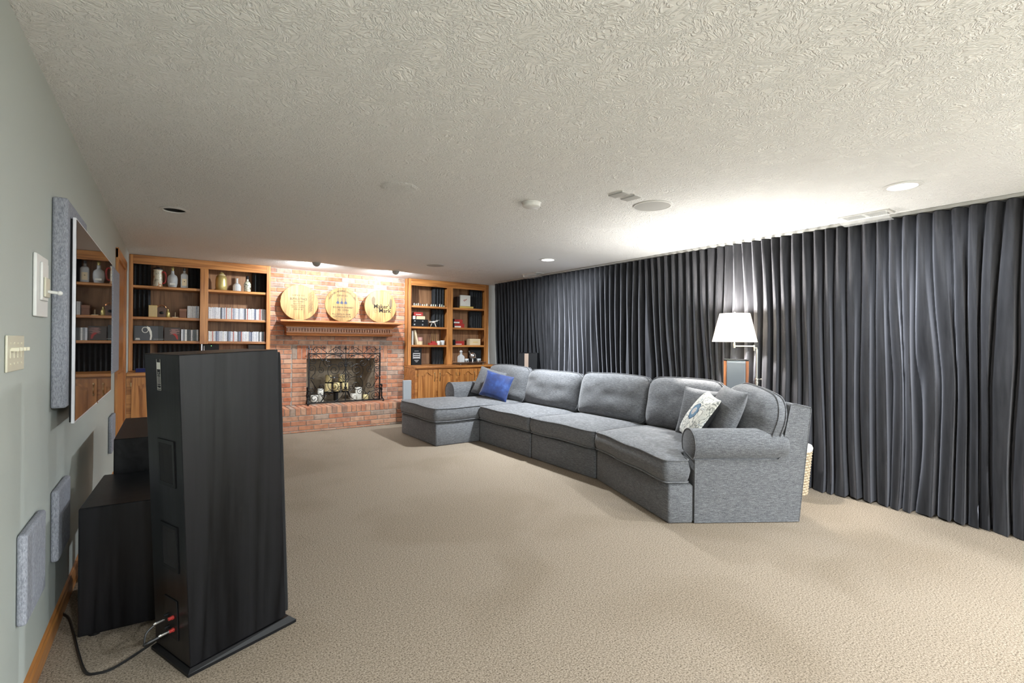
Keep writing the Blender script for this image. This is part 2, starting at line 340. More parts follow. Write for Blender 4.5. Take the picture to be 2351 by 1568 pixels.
# ceiling with a round hole for every recessed can
def ceiling():
    mb = MB(); holes = [(x, y, .078) for x, y, p in DOWN]
    xs = sorted({-.12, XW+.12} | {h[0]-.1 for h in holes} | {h[0]+.1 for h in holes})
    ys = sorted({YF-.12, 8.3} | {h[1]-.1 for h in holes} | {h[1]+.1 for h in holes})
    for i in range(len(xs)-1):
        for j in range(len(ys)-1):
            x0, x1, y0, y1 = xs[i], xs[i+1], ys[j], ys[j+1]; cx, cy = (x0+x1)/2, (y0+y1)/2
            hit = [h for h in holes if abs(h[0]-cx) < .1 and abs(h[1]-cy) < .1]
            if not hit: mb.add([(x0, y0, H), (x0, y1, H), (x1, y1, H), (x1, y0, H)], [(0, 1, 2, 3)]); continue
            hx, hy, r = hit[0]; n = 64
            for k in range(n):   # wedge of the cell outside the circle
                q = []
                for a in (2*math.pi*k/n, 2*math.pi*(k+1)/n):
                    c, s = math.cos(a), math.sin(a)
                    tx = ((x1-hx) if c > 0 else (x0-hx))/c if abs(c) > 1e-9 else 1e9
                    ty = ((y1-hy) if s > 0 else (y0-hy))/s if abs(s) > 1e-9 else 1e9
                    t = min(tx, ty); q.append(((hx+c*r, hy+s*r, H), (hx+c*t, hy+s*t, H)))
                mb.add([q[0][0], q[1][0], q[1][1], q[0][1]], [(0, 1, 2, 3)])
    mb.box(-.12, XW+.12, YF-.12, 8.3, H+.3, H+.34)
    return struct(mb.build('ceiling', CEIL))
ceiling()
struct(box('wall_left', WALLG, -.12, 0, YF-.12, 8.3, 0, H+.3))
struct(box('wall_right', WALLW, XW, XW+.12, YF-.12, 8.3, 0, H+.3))
struct(box('wall_rear', WALLG, -.12, XW+.12, YF-.12, YF, 0, H+.3))
wb = MB(); wb.box(-.12, 1.50, YB, YB+.1, 0, H+.3); wb.box(3.65, XW+.12, YB, YB+.1, 0, H+.3); wb.box(5.165, XW, 7.56, YB, 0, H)
struct(wb.build('wall_back', WALLW))
# baseboard on the left wall, oak, with a moulded cap
bb = MB(); prof = [(0, 0), (.014, 0), (.014, .062), (.010, .072), (.009, .082), (0, .088)]
for y0, y1 in ((YF, 5.70), (6.90, 7.20)):
    bb.rings([[(p[0], y, p[1]) for p in prof] for y in (y0, y1)])
struct(bb.build('baseboard_left', OAKY))
# door with oak casing on the left wall
dr = MB().box(-.02, .006, 5.86, 6.72, 0, 2.03).build('door_1', OAKZ); struct(dr)
box('door_casing', OAKZ, 0, .022, 5.755, 5.86, 0, 2.12, dr, bevel=.004)
box('door_casing', OAKZ, 0, .022, 6.72, 6.835, 0, 2.12, dr, bevel=.004)
box('door_casing', OAKY, 0, .024, 5.755, 6.835, 2.03, 2.125, dr, bevel=.004)
for z0, z1 in ((.2, .95), (1.1, 1.9)): box('door_panel', OAKZ, .004, .012, 5.98, 6.60, z0, z1, dr, bevel=.006)

# ================================================================== brick chimney breast
YBR = 7.674; CO = .0688; ZH = .338
OX0, OX1, OZ1 = 2.073, 3.107, 1.010
BX0, BX1 = 1.562, 3.597
mb = MB()
mb.box(BX0, OX0, YBR+.009, YBR+.10, 0, H); mb.box(OX1, BX1, YBR+.009, YBR+.10, 0, H)
mb.box(OX0, OX1, YBR+.009, YBR+.10, OZ1, H); mb.box(OX0, OX1, YBR+.009, YBR+.10, 0, ZH-.002)
wallf = struct(mb.build('wall_fireplace', MORTAR))
_bm = {}
def brick(parent, x0, x1, y0, y1, z0, z1, name='brick'):
    sx, sy, sz = round(x1-x0, 3), round(y1-y0, 3), round(z1-z0, 3)
    if min(sx, sy, sz) < .012: return
    k = (sx, sy, sz)
    if k not in _bm:
        e = .0035
        def ring(ix, iy, z): return [(-sx/2+ix, -sy/2+iy, z), (sx/2-ix, -sy/2+iy, z), (sx/2-ix, sy/2-iy, z), (-sx/2+ix, sy/2-iy, z)]
        m_ = MB(); m_.rings([ring(e, e, -sz/2), ring(0, 0, -sz/2+e), ring(0, 0, sz/2-e), ring(e, e, sz/2)])
        _bm[k] = m_.mesh('brick', BRICK)
    o = bpy.data.objects.new(name, _bm[k]); C.objects.link(o); o.parent = parent
    o.location = ((x0+x1)/2, (y0+y1)/2+random.uniform(-.0015, .0015), (z0+z1)/2); return o
J = .0095
def course(parent, xa, xb, z0, z1, off, y0=YBR, y1=YBR+.03):
    x = off-.2032*12
    while x < xb:
        a, b_ = max(x, xa), min(x+.2032, xb)
        if b_-a > .02: brick(parent, a+(J/2 if a > xa else .001), b_-(J/2 if b_ < xb else .001), y0, y1, z0+J/2, z1-J/2)
        x += .2032
for k in range(29):
    z1 = H-CO*k; z0 = max(H-CO*(k+1), ZH); off = 1.6567+(0 if k % 2 == 0 else .1016)
    if k < 16: course(wallf, BX0, BX1, z0, z1, off)
    else:
        course(wallf, BX0, 1.868, z0, z1, off); course(wallf, 3.312, BX1, z0, z1, off)
        if k >= 19:
            brick(wallf, 1.868+J, OX0, YBR, YBR+.03, z0+J/2, z1-J/2); brick(wallf, OX1, 3.312-J, YBR, YBR+.03, z0+J/2, z1-J/2)
n = 21; ws = (3.312-1.868)/n
for i in range(n): brick(wallf, 1.868+ws*i+J/2, 1.868+ws*(i+1)-J/2, YBR, YBR+.03, OZ1+.002, H-CO*16-J/2)
# firebox, tapering to the back
fb = MB(); y0, y1 = YBR+.02, 8.16; xa, xb, xc, xd = OX0, OX1, OX0+.16, OX1-.16
A = [(xa, y0, ZH), (xb, y0, ZH), (xd, y1, ZH), (xc, y1, ZH)]; B = [(p[0], p[1], OZ1+.06) for p in A]
fb.add(A+B, [(0, 1, 2, 3), (4, 7, 6, 5), (1, 5, 6, 2), (2, 6, 7, 3), (3, 7, 4, 0)])
fb.build('firebox', FIREC, wallf)

# hearth
he = MB().box(BX0, BX1, 7.258+.009, YBR, 0, ZH-.008).build('hearth', MORTAR)
tag(he, 'raised red brick hearth in front of the fireplace', 'hearth')
n = 29; ws = (BX1-BX0)/n
for i in range(n):
    for a, b_ in ((7.258, 7.461), (7.466, YBR-.002)):
        brick(he, BX0+ws*i+J/2, BX0+ws*(i+1)-J/2, a, b_, ZH-.098, ZH)
for k in range(4):
    z1 = ZH-.104-CO*k; z0 = max(z1-CO, 0)
    course(he, BX0, BX1, z0, z1, 1.68+(0 if k % 2 == 0 else .1016), 7.258, 7.29)

# ================================================================== mantel
mt = thing('mantel_shelf', 'red oak fireplace mantel with dentil moulding mounted on the brick', 'mantel', (0, YBR, 0))
YW = -.002
def loft(levels):  # (z, inset from the wide end, front distance)
    return [[(x0, YW, z), (x1, YW, z), (x1, -fy, z), (x0, -fy, z)] for z, x0, x1, fy in levels]
MB().rings(loft([(1.543, 1.672, 3.442, .290), (1.549, 1.664, 3.450, .298), (1.566, 1.664, 3.450, .298), (1.572, 1.668, 3.446, .294)])).build('top_board', OAKR, mt)
lv = []
for i in range(9):
    t = i/8; a = t*math.pi/2
    lv.append((1.478+.065*t, 1.758-.082*(1-math.cos(a)), 3.338+.090*(1-math.cos(a)), .168+.112*(1-math.cos(a))))
MB().rings(loft(lv)).build('cove_moulding', OAKR, mt, smooth=True)
MB().rings(loft([(1.468, 1.752, 3.344, .178), (1.478, 1.752, 3.344, .178)])).build('fillet', OAKR, mt)
MB().rings(loft([(1.395, 1.768, 3.328, .150), (1.468, 1.768, 3.328, .150)])).build('frieze_board', OAKR, mt)
dm = MB().box(-.0125, .0120, -.024, 0, -.020, .020).mesh('dentil', OAKR)
for i in range(39):
    o = link('dentil', dm, mt); o.location = (1.790+i*.0395, -.150, 1.436)
MB().rings(loft([(1.352, 1.776, 3.320, .138), (1.356, 1.768, 3.328, .150), (1.384, 1.764, 3.332, .160), (1.395, 1.772, 3.324, .156)])).build('lower_moulding', OAKR, mt)

# ================================================================== barrel heads on the mantel
def barrel_head(cx, label, cuts, texts, R=.257, lean=.06):
    t = thing('barrel_head', label, 'plaque', (cx, 7.545, 1.572), 0, 'barrel heads on the mantel')
    M = Matrix.Translation((0, 0, R)) @ Matrix.Rotation(-lean, 4, 'X')
    M = Matrix.Rotation(-lean, 4, 'X') @ Matrix.Translation((0, 0, R))
    xs = [-R]+[c*R for c in cuts]+[R]; gap = .0008
    for i in range(len(xs)-1):
        a, b_ = xs[i]+(gap if i else 0), xs[i+1]-(gap if i < len(xs)-2 else 0); n = 10; pts = []
        for k in range(n+1):
            x = a+(b_-a)*k/n; pts.append((x, math.sqrt(max(R*R-x*x, 0))))
        poly = [(x, z) for x, z in pts]+[(x, -z) for x, z in reversed(pts)]
        out = []
        for p in poly:
            if not out or (abs(p[0]-out[-1][0])+abs(p[1]-out[-1][1])) > 1e-5: out.append(p)
        if abs(out[0][0]-out[-1][0])+abs(out[0][1]-out[-1][1]) < 1e-5: out.pop()
        rs = [[M @ Vector((p[0]*s, y, p[1]*s)) for p in out] for y, s in ((.014, .94), (.010, 1), (-.010, 1), (-.014, .985))]
        MB().rings(rs).build('plank', STAVE, t)
    TM = M @ Matrix.Translation((0, -.0152, 0)) @ Matrix.Rotation(math.pi/2, 4, 'X')
    for s, size, x, z, kind in texts:
        mb = MB()
        if kind == 'arc':
            r = .205; tot = len(s)
            for i, ch in enumerate(s):
                if ch == ' ': continue
                a = math.radians(66-132*i/(tot-1))
                text_mb(ch, size, TM @ Matrix.Translation((-r*math.sin(a), r*math.cos(a)*1.0, 0)) @ Matrix.Rotation(a, 4, 'Z'), mb)
        elif size > .09:      # heavy brand lettering: strokes thickened by small shifts
            for ox_, oz_ in ((-.0018, 0), (.0018, 0), (0, .0012), (0, -.0012), (-.0009, .0009), (.0009, -.0009)): text_mb(s, size, TM @ Matrix.Translation((x+ox_, z+oz_, .0002)) @ Matrix.Scale(kind, 4, (1, 0, 0)), mb, fat=.002)
        else: text_mb(s, size, TM @ Matrix.Translation((x, z, 0)) @ Matrix.Scale(kind, 4, (1, 0, 0)), mb)
        mb.build('stencilled_line', INK, t)
    return t, TM
bh, _ = barrel_head(1.942, 'barrel head on the mantel with dark hatched stave and distillery stencil, nearest left bookcase', (-.62, -.3, -.05, .22, .46, .74),
    [('DSP KY 113', .032, -.015, .10, 1), ('BUFFALO TRACE', .046, -.012, .048, .66), ('DISTILLERY', .026, -.012, .012, 1.2), ('FRANKFORT', .020, -.03, -.02, 1), ('KENTUCKY BOURBON', .019, -.02, -.045, 1), ('DISTILLED WHISKEY', .019, -.02, -.07, 1), ('10 B 21 25', .028, -.02, -.100, 1)])
hm = MB()
for i in range(34):   # the hand-brushed slanting hatching down one stave
    z = -.150+i*.0085; x0 = .121+random.uniform(-.002, .004)
    hm.box(0, random.uniform(.055, .080), -.0165, -.0158, 0, .0022, Matrix.Rotation(-.06, 4, 'X') @ Matrix.Translation((x0, 0, .257+z)) @ Matrix.Rotation(-.65, 4, 'Y'))
hm.build('brushed_hatching', INK, bh)
bh2, TM2 = barrel_head(2.551, 'round barrel head with three pot still emblems in the middle of the mantel', (-.72, -.42, -.12, .2, .5, .78),
    [('WOODFORD RESERVE DISTILLERY', .034, 0, 0, 'arc'), ('DSP-KY-52', .034, -.005, .135, 1), ('BOURBON WHISKEY', .034, .01, -.045, .95), ('KC 12 8 6', .034, .01, -.083, 1.1), ('FILL DATE 01-14-08', .032, -.02, -.148, 1), ('LOT NO 04-17-75', .034, -.01, -.185, 1)])
sm = MB()
for i in (-1, 0, 1):
    prof = [(0, .062), (.003, .062), (.004, .018), (.012, .008), (.021, -.002), (.023, -.014), (.015, -.026), (0, -.026)]
    poly = [(i*.058+x, z) for x, z in prof]+[(i*.058-x, z) for x, z in reversed(prof[1:-1])]
    sm.prism(poly, 0, .0006, TM2 @ Matrix.Translation((-.012, .035, 0)))
sm.build('still_emblem', INKB, bh2)
bh3, TM3 = barrel_head(3.142, 'barrel head lettered in bold serif with a round seal, nearest right bookcase', (-.55, -.2, .12, .44, .72),
    [("Maker's", .094, .030, -.002, .98), ('Mark', .094, .066, -.066, 1.0)])
st_ = MB()
for sx, sz, w_, h_ in ((-.115, .085, .030, .070), (.168, .060, .022, .075)):
    st_.prism([(sx+w_*math.cos(a*math.pi/9)*(.8+.4*hash2(a, sx)), sz+h_*math.sin(a*math.pi/9)*(.85+.3*hash2(a, 9))) for a in range(18)], -.0006, .0004, TM3)
    st_.build('weather_stain', plain('grey_stain', (.125, .09, .055), .9), bh3); st_ = MB()
mk = MB()
mk.tube([TM3 @ Vector((-.084+.032*math.cos(a*math.pi/12), -.062+.032*math.sin(a*math.pi/12), 0)) for a in range(24)], .0016, 4, True)
text_mb('S IV', .030, TM3 @ Matrix.Translation((-.084, -.062, 0)), mk)
mk.build('seal_emblem', INK, bh3)

# ================================================================== built-in bookcases
YS = 7.54
def bookcase(x0, x1, opens, shelves, label, sz=0):
    t = thing('bookcase', label, 'bookcase', (x0, YS, .892))
    z0 = 0; zt = H-.892-.003; W = x1-x0; d = YB-YS-.004
    o = [(a-x0, b_-x0) for a, b_ in opens]
    box('back_panel', OAKB, .01, W-.01, d-.012, d, z0, zt, t)
    box('side_panel', OAKZ, 0, .02, .0, d-.012, z0, zt, t); box('side_panel', OAKZ, W-.02, W, 0, d-.012, z0, zt, t)
    m0, m1 = o[0][1], o[1][0]; mm = (m0+m1)/2
    box('divider', OAKZ, mm-.012, mm+.012, .0185, d-.0125, z0+sz, zt-.0205, t)
    box('stile', OAKZ, 0, o[0][0], -.004, .018, z0, zt, t, bevel=.002); box('stile', OAKZ, o[1][1], W, -.004, .018, z0, zt, t, bevel=.002)
    box('stile', OAKZ, m0, m1, -.004, .018, z0+sz, 2.205-.892, t, bevel=.002)
    if sz: box('support_post', SILV, mm-.028, mm-.014, .0, .012, .001, sz-.001, t)
    box('top_rail', OAKX, o[0][0], W-(W-o[1][1]), -.0035, .018, 2.205-.892, zt, t, bevel=.002)
    box('top_panel', OAKX, .02, W-.02, .018, d-.012, zt-.02, zt, t)
    for (a, b_), ss in zip(o, shelves):
        for s in ss:
            L_, R_ = (.02 if a < .1 else mm+.012), (W-.02 if b_ > W-.1 else mm-.012)
            box('shelf', OAKX, max(L_, a-.03)+.001, min(R_, b_+.03)-.001, .020, d-.013, s-.892-.034, s-.892, t, bevel=.006)
    return t
LS = (1.945, 1.560, 1.262); RS = (1.878, 1.530, 1.224)
bookcase(.002, 1.560, ((.042, .731), (.822, 1.511)), (LS, LS), 'built-in oak bookcase left of the brick fireplace', 1.226-.892)
bookcase(3.599, 5.147, ((3.655, 4.312), (4.420, 5.066)), (RS, RS), 'built-in oak bookcase between the fireplace and the curtain')
def countertop(x0, x1, label, lab2):
    t = box('countertop', OAKX, x0, x1, 7.195, YB-.002, .852, .890, bevel=.006); tag(t, label, 'countertop')
countertop(.002, 1.558, 'oak counter shelf under the left bookcase', ''); countertop(3.600, 5.163, 'oak counter shelf under the right bookcase', '')
def arch_poly(x0, x1, z0, z1, rise, n=14):
    """cathedral panel outline: level shoulders and a raised middle"""
    pts = [(x0, z0), (x1, z0), (x1, z1-rise)]
    for i in range(n+1):
        t = i/n; x = x1-(x1-x0)*t; s = abs(2*t-1)
        k = 0 if s > .80 else (1+math.cos(math.pi*s/.80))/2
        pts.append((x, z1-rise+rise*k))
    pts.append((x0, z1-rise)); out = []
    for p in pts:
        if not out or abs(p[0]-out[-1][0])+abs(p[1]-out[-1][1]) > 1e-5: out.append(p)
    return out
MXZ = Matrix.Rotation(math.pi/2, 4, 'X')   # (x, y, z) prism -> (x, -z, y)
def cab_door(parent, x0, x1, z0, z1, hside):
    """framed door, arched raised panel; front at local y = -.02"""
    d = MB(); s = .055; px0, px1, pz0, pz1 = x0+s, x1-s, z0+s, z1-.045; rise = .05
    d.box(x0, px0, -.02, 0, z0, z1); d.box(px1, x1, -.02, 0, z0, z1); d.box(px0, px1, -.02, 0, z0, pz0)
    def top(u):        # arch height across the panel, u in -1..1
        k = abs(u); return pz1-rise+rise*(0 if k > .80 else (1+math.cos(math.pi*k/.80))/2)
    n = 16
    def strip(mb, f0, f1, xa, xb, yf, yb):       # solid between two curves of u
        rs = []
        for i in range(n+1):
            u = -1+2*i/n; x = xa+(xb-xa)*i/n; rs.append([(x, yf, f0(u)), (x, yf, f1(u)), (x, yb, f1(u)), (x, yb, f0(u))])
        mb.rings(rs)
    strip(d, top, lambda u: z1, px0, px1, -.02, 0)
    o = d.build('door', OAKZ, parent)
    pm = MB(); strip(pm, lambda u: pz0, lambda u: top(u)+.001, px0-.001, px1+.001, -.006, -.001)
    strip(pm, lambda u: pz0+.030, lambda u: top(u)-.030, px0+.030, px1-.030, -.014, -.006)
    strip(pm, lambda u: pz0+.040, lambda u: top(u)-.040, px0+.040, px1-.040, -.018, -.014)
    pm.build('panel', OAKZ, o)
    hx = x1-.028 if hside > 0 else x0+.028; hz = z1-.12
    hb = MB(); hb.tube(crom([(hx, -.02, hz+.055), (hx, -.03, hz+.048), (hx, -.045, hz+.02), (hx, -.045, hz-.02), (hx, -.03, hz-.048), (hx, -.02, hz-.055)], 4), .0042, 6)
    for s_ in (1, -1): hb.sphere((hx, -.023, hz+s_*.058), .011, 8, 6, (.8, .4, 1.5))
    hb.build('handle', BRASS, o, smooth=True)
    hn = x0-.004 if hside > 0 else x1+.004
    for z in (z0+.08, z1-.08): box('hinge', BRASS, hn-.004, hn+.006, -.024, -.002, z-.022, z+.022, o)
def base_cab(x0, x1, doors, label):
    t = thing('base_cabinet', label, 'cabinet', (x0, 7.235, 0)); W = x1-x0
    box('body', OAKX, 0, W, .001, YB-7.235-.004, .09, .8515, t)
    box('toe_kick', MATB, 0, W, .06, YB-7.235-.004, 0, .0895, t)
    for a, b_, hs in doors: cab_door(t, a-x0, b_-x0, .13, .832, hs)
base_cab(.002, .779, ((.05, .375, 1), (.405, .735, -1)), 'oak base cabinet in the corner beside the door')
base_cab(.781, 1.556, ((.825, 1.15, 1), (1.18, 1.51, -1)), 'oak base cabinet left of the hearth, behind the tower speaker')
base_cab(3.602, 4.365, ((3.640, 3.955, 1), (3.995, 4.315, -1)), 'oak base cabinet with two arched doors right of the hearth')
base_cab(4.367, 5.160, ((4.395, 4.70, 1), (4.74, 5.05, -1)), 'oak base cabinet partly hidden behind the chaise and grey pillow')
# ================================================================== sectional sofa
def densify(poly, step=.06):
    out = []
    for i, p in enumerate(poly):
        q = poly[(i+1) % len(poly)]; d = math.dist(p, q); n = max(1, int(d/step))
        for k in range(n): out.append((p[0]+(q[0]-p[0])*k/n, p[1]+(q[1]-p[1])*k/n))
    return out
def round_poly(poly, r, n=4):
    out = []; m = len(poly)
    for i in range(m):
        p, a, b_ = Vector(poly[i]), Vector(poly[i-1]), Vector(poly[(i+1) % m])
        u, v = (a-p).normalized(), (b_-p).normalized(); ang = u.angle(v); t = min(r/math.tan(ang/2), .45*(a-p).length, .45*(b_-p).length)
        p0, p1 = p+u*t, p+v*t
        for k in range(n+1):
            s = k/n; out.append(tuple(p0*(1-s)**2+p*2*s*(1-s)+p1*s*s))
    return out
def inset(poly, d):
    """move every vertex inward by d (counter-clockwise outline)"""
    out = []; m = len(poly)
    for i in range(m):
        p, a, b_ = Vector(poly[i]), Vector(poly[i-1]), Vector(poly[(i+1) % m])
        e1, e2 = (p-a), (b_-p)
        if e1.length < 1e-6: e1 = e2
        if e2.length < 1e-6: e2 = e1
        n1 = Vector((-e1.y, e1.x)).normalized(); n2 = Vector((-e2.y, e2.x)).normalized(); nn = (n1+n2)
        nn = nn.normalized() if nn.length > 1e-6 else n1
        k = max(nn.dot(n1), .5); out.append(tuple(p+nn*(d/k)))
    return out
def ccw(poly):
    a = sum(poly[i-1][0]*poly[i][1]-poly[i][0]*poly[i-1][1] for i in range(len(poly)))
    return poly if a > 0 else poly[::-1]
def slab_cushion(name, poly, z0, z1, parent, r=.03, puff=.02, crown=.35, piping=True, seed=0, bulge=.012, mat=None):
    """box cushion on any outline: rounded rim, bulging sides, crowned top"""
    mat = mat or CHEN
    base = densify(round_poly(ccw(poly), .045), .05); mb = MB(); rs = []
    cx = sum(p[0] for p in base)/len(base); cy = sum(p[1] for p in base)/len(base)
    zm = (z0+z1)/2
    for z, d in ((z0, r), (z0+r*.3, r*.3), (z0+r, 0), (zm, -bulge), (z1-r, 0), (z1-r*.3, r*.25), (z1, r*.8)):
        rs.append([(p[0], p[1], z+.004*math.sin(9*(p[0]+p[1])+seed)) for p in inset(base, d)])
    top = inset(base, r*.8)
    for k in range(1, 9):
        t = k/9; h = puff*math.sin(min(1, t*1.25/crown*.4)*math.pi/2) if crown else 0
        h = puff*(1-(1-t)**3)
        rs.append([(p[0]*(1-t)+cx*t, p[1]*(1-t)+cy*t, z1+h+.006*(vnoise(p[0]*(1-t)*6+cx*t*6, p[1]*(1-t)*6+cy*t*6, seed)-.5)*min(1, t*4)) for p in top])
    mb.rings(rs); o = mb.build(name, mat, parent, smooth=60)
    if piping:
        pp = MB()
        for z, d in ((z1-r*.15, r*.12), (z0+r*.15, r*.12)):
            pp.tube([(p[0], p[1], z+.004*math.sin(9*(p[0]+p[1])+seed)) for p in inset(base, d)], .0055, 6, True)
        pp.build('piping', CHEN, o, smooth=True)
    return o
def puff_cushion(name, w, h, t, parent, M, mat=None, seed=0, n=14, rr=.10, wrinkle=.012, piping=True):
    """loose back cushion: rounded box, plump faces, soft wrinkles. local x = width, z = height, y = thickness"""
    mat = mat or CHEN; mb = MB(); idx = {}
    def P(u, v, s):   # u,v in [-1,1]
        eu, ev = 1-abs(u)**4, 1-abs(v)**4
        th = t/2*(.20+.80*(max(eu, 0)*max(ev, 0))**.5)
        th += wrinkle*(vnoise(u*4+seed, v*3, seed)-.5)*2*(max(eu, 0)*max(ev, 0))**.3
        if s < 0: th += wrinkle*1.3*max(0, -v-.3)*(math.sin(u*9+seed)+math.sin(u*17+2*seed))*.5
        # rounded corners of the outline
        x, z = u*w/2, v*h/2
        cu, cv = max(0, abs(u)-(1-2*rr/w)), max(0, abs(v)-(1-2*rr/h))
        if cu > 0 and cv > 0:
            a, b_ = cu*w/2/rr, cv*h/2/rr; L_ = math.hypot(a, b_); mxx = max(a, b_)
            if L_ > 0: x = math.copysign(w/2-rr+rr*a/L_*mxx, u); z = math.copysign(h/2-rr+rr*b_/L_*mxx, v)
        sag = .012*(vnoise(u*2+5+seed, 3)-.5)
        return (x, s*th, z+sag+(.018*(1-u*u) if v > .6 else 0)*max(0, v-.6)/.4)
    for s in (-1, 1):
        for i in range(n+1):
            for j in range(n+1):
                idx[s, i, j] = len(mb.v); mb.v.append(tuple(M @ Vector(P(-1+2*i/n, -1+2*j/n, s))))
        for i in range(n):
            for j in range(n):
                q = (idx[s, i, j], idx[s, i+1, j], idx[s, i+1, j+1], idx[s, i, j+1]); mb.f.append(q if s < 0 else q[::-1])
    ring = [(i, 0) for i in range(n)]+[(n, j) for j in range(n)]+[(i, n) for i in range(n, 0, -1)]+[(0, j) for j in range(n, 0, -1)]
    for k in range(len(ring)):
        a, b_ = ring[k], ring[(k+1) % len(ring)]
        mb.f.append((idx[-1, a[0], a[1]], idx[1, a[0], a[1]], idx[1, b_[0], b_[1]], idx[-1, b_[0], b_[1]]))
    front = [mb.v[idx[-1, a[0], a[1]]] for a in ring]; back = [mb.v[idx[1, a[0], a[1]]] for a in ring]
    o = mb.build(name, mat, parent, smooth=75)
    md = o.modifiers.new('soft', 'SUBSURF'); md.levels = 1; md.render_levels = 1
    if piping:
        pp = MB(); pp.tube(front, .005, 5, True); pp.tube(back, .005, 5, True); pp.build('piping', mat, o, smooth=True)
    return o
so = thing('sectional_sofa', 'long grey chenille sectional sofa with chaise and angled end in front of the curtains', 'sofa', (0, 0, 0))
G = .006
def base(name, poly, z1=.276, r=.015):
    b_ = densify(round_poly(ccw(poly), .02, 3), .2); rs = []
    for z, d in ((.006, .004), (.02, 0), (z1-r, 0), (z1, r)): rs.append([(p[0], p[1], z) for p in inset(b_, d)])
    return MB().rings(rs).build(name, CHEN, so, smooth=50)
XF, XB = 3.712, 4.70
base('chaise_base', [(3.093, 5.455), (4.62, 5.455), (4.62, 6.535), (3.093, 6.535)])
base('seat_base', [(XF, 4.355+G), (4.62, 4.355+G), (4.62, 5.45), (XF, 5.45)])
base('seat_base', [(XF+.008, 3.345+G), (4.62, 3.345+G), (4.62, 4.355-G), (XF+.008, 4.355-G)])
DR = Vector((.85319, -.52160)); NN = Vector((.52160, .85319)); PA = Vector((3.515, 2.138)); PB = Vector((4.184, 1.729))
def wp(s, n): q = PA+DR*s+NN*n; return (q.x, q.y)
base('corner_seat_base', [(3.728, 3.335), (3.351, 2.235), wp(-.006, 0), wp(-.006, .21), wp(.70, .21), (4.60, 2.62), (4.62, 3.335)], z1=.280)
# seat cushions
slab_cushion('chaise_cushion', [(3.072, 5.445), (4.44, 5.445), (4.44, 6.25), (3.79, 6.25), (3.79, 6.54), (3.072, 6.54)], .292, .462, so, puff=.045, seed=1)
slab_cushion('seat_cushion', [(3.690, 4.36), (4.44, 4.36), (4.44, 5.435), (3.690, 5.435)], .292, .455, so, puff=.04, seed=2)
slab_cushion('seat_cushion', [(3.695, 3.35), (4.44, 3.35), (4.44, 4.35), (3.695, 4.35)], .292, .455, so, puff=.04, seed=3)
slab_cushion('seat_cushion', [(3.705, 3.338), (3.325, 2.245), wp(-.03, .0), wp(-.03, .215), wp(.52, .215), (4.36, 2.70), (4.42, 3.338)], .294, .46, so, puff=.035, seed=4)
# back frames
MB().rings([[(4.60, 3.34, z), (4.60+o_, 3.34, z), (4.60+o_, 6.535, z), (4.60, 6.535, z)] for z, o_ in ((.01, .08), (.74, .115), (.77, .105))]).build('back_frame', CHEN, so, bevel=.02)
def bk(s0, s1, n0, n1, z): return [(*wp(s0, n0), z), (*wp(s1, n0), z), (*wp(s1, n1), z), (*wp(s0, n1), z)]
MB().rings([[(4.62, 2.62, .01), (4.70, 2.60, .01), (4.70, 3.335, .01), (4.62, 3.335, .01)], [(4.62, 2.62, .76), (4.76, 2.58, .76), (4.76, 3.335, .76), (4.62, 3.335, .76)]]).build('back_frame', CHEN, so, bevel=.02)
# the angled back seen from its end: plumb foot, raked top
cs = [(.640, .01), (.784, .01), (.868, .82), (.862, .838), (.845, .842), (.735, .866), (.715, .86), (.655, .50)]
sd = [(.0, .008), (.782, .008), (.866, .82), (.860, .836), (.843, .840), (.735, .864), (.717, .858), (.64, .475), (.62, .455), (.0, .455)]
MB().rings([[(*wp(s, n), z) for s, z in sd] for n in (-.004, .004)]).build('side_panel', CHEN, so)
MB().rings([[(*wp(s, n), z) for s, z in cs] for n in (.0045, .03, 1.02)]).build('angled_back', CHEN, so, bevel=.012)
MB().tube([(*wp(s, -.004), z) for s, z in sd], .004, 5, True).build('piping', CHEN, so, smooth=True)
# rolled arm on the angled end
ap = [(.012, .01), (.012, .455)]
def arm(parent, org, dx, dn, length, thick, top=.668):
    """flat side panel with a round roll on top; dx = along the arm, dn = inward"""
    def q(s, n, z): return (org.x+dx.x*s+dn.x*n, org.y+dx.y*s+dn.y*n, z)
    sec = [(.0, .008), (thick, .008), (thick, .50)]
    rc = thick/2+.016; cz = top-rc; oc = thick/2-.014
    ang = [(-28+k*(262)/18) for k in range(19)]
    roll = [(oc+rc*math.cos(math.radians(a)), cz+rc*math.sin(math.radians(a))) for a in ang]
    pnl = MB().rings([[q(s, n, z) for n, z in ((.0, .008), (thick, .008), (thick, cz), (0.005, cz-.09))] for s in (0, length)]).build('arm_panel', CHEN, parent, bevel=.008)
    n_ = len(roll); rs = []
    for s, k in ((-.008, .90), (-.004, .97), (.01, 1), (length-.06, 1), (length-.03, .99), (length, .90)):
        rs.append([q(s, oc+(a-oc)*k, cz+(z-cz)*k) for a, z in roll])
    MB().rings(rs).build('arm_roll', CHEN, parent, smooth=50)
    MB().tube([q(-.006, a, z) for a, z in roll]+[q(-.006, roll[0][0], roll[0][1])], .0045, 5).build('piping', CHEN, parent, smooth=True)
    MB().tube([q(.004, 0.0, .02), q(.004, -.002, .45)], .0045, 5).build('piping', CHEN, parent, smooth=True)
arm(so, PA, DR, NN, .70, .205)
arm(so, Vector((3.795, 6.535)), Vector((1, 0)), Vector((0, -1)), .84, .25, .69)
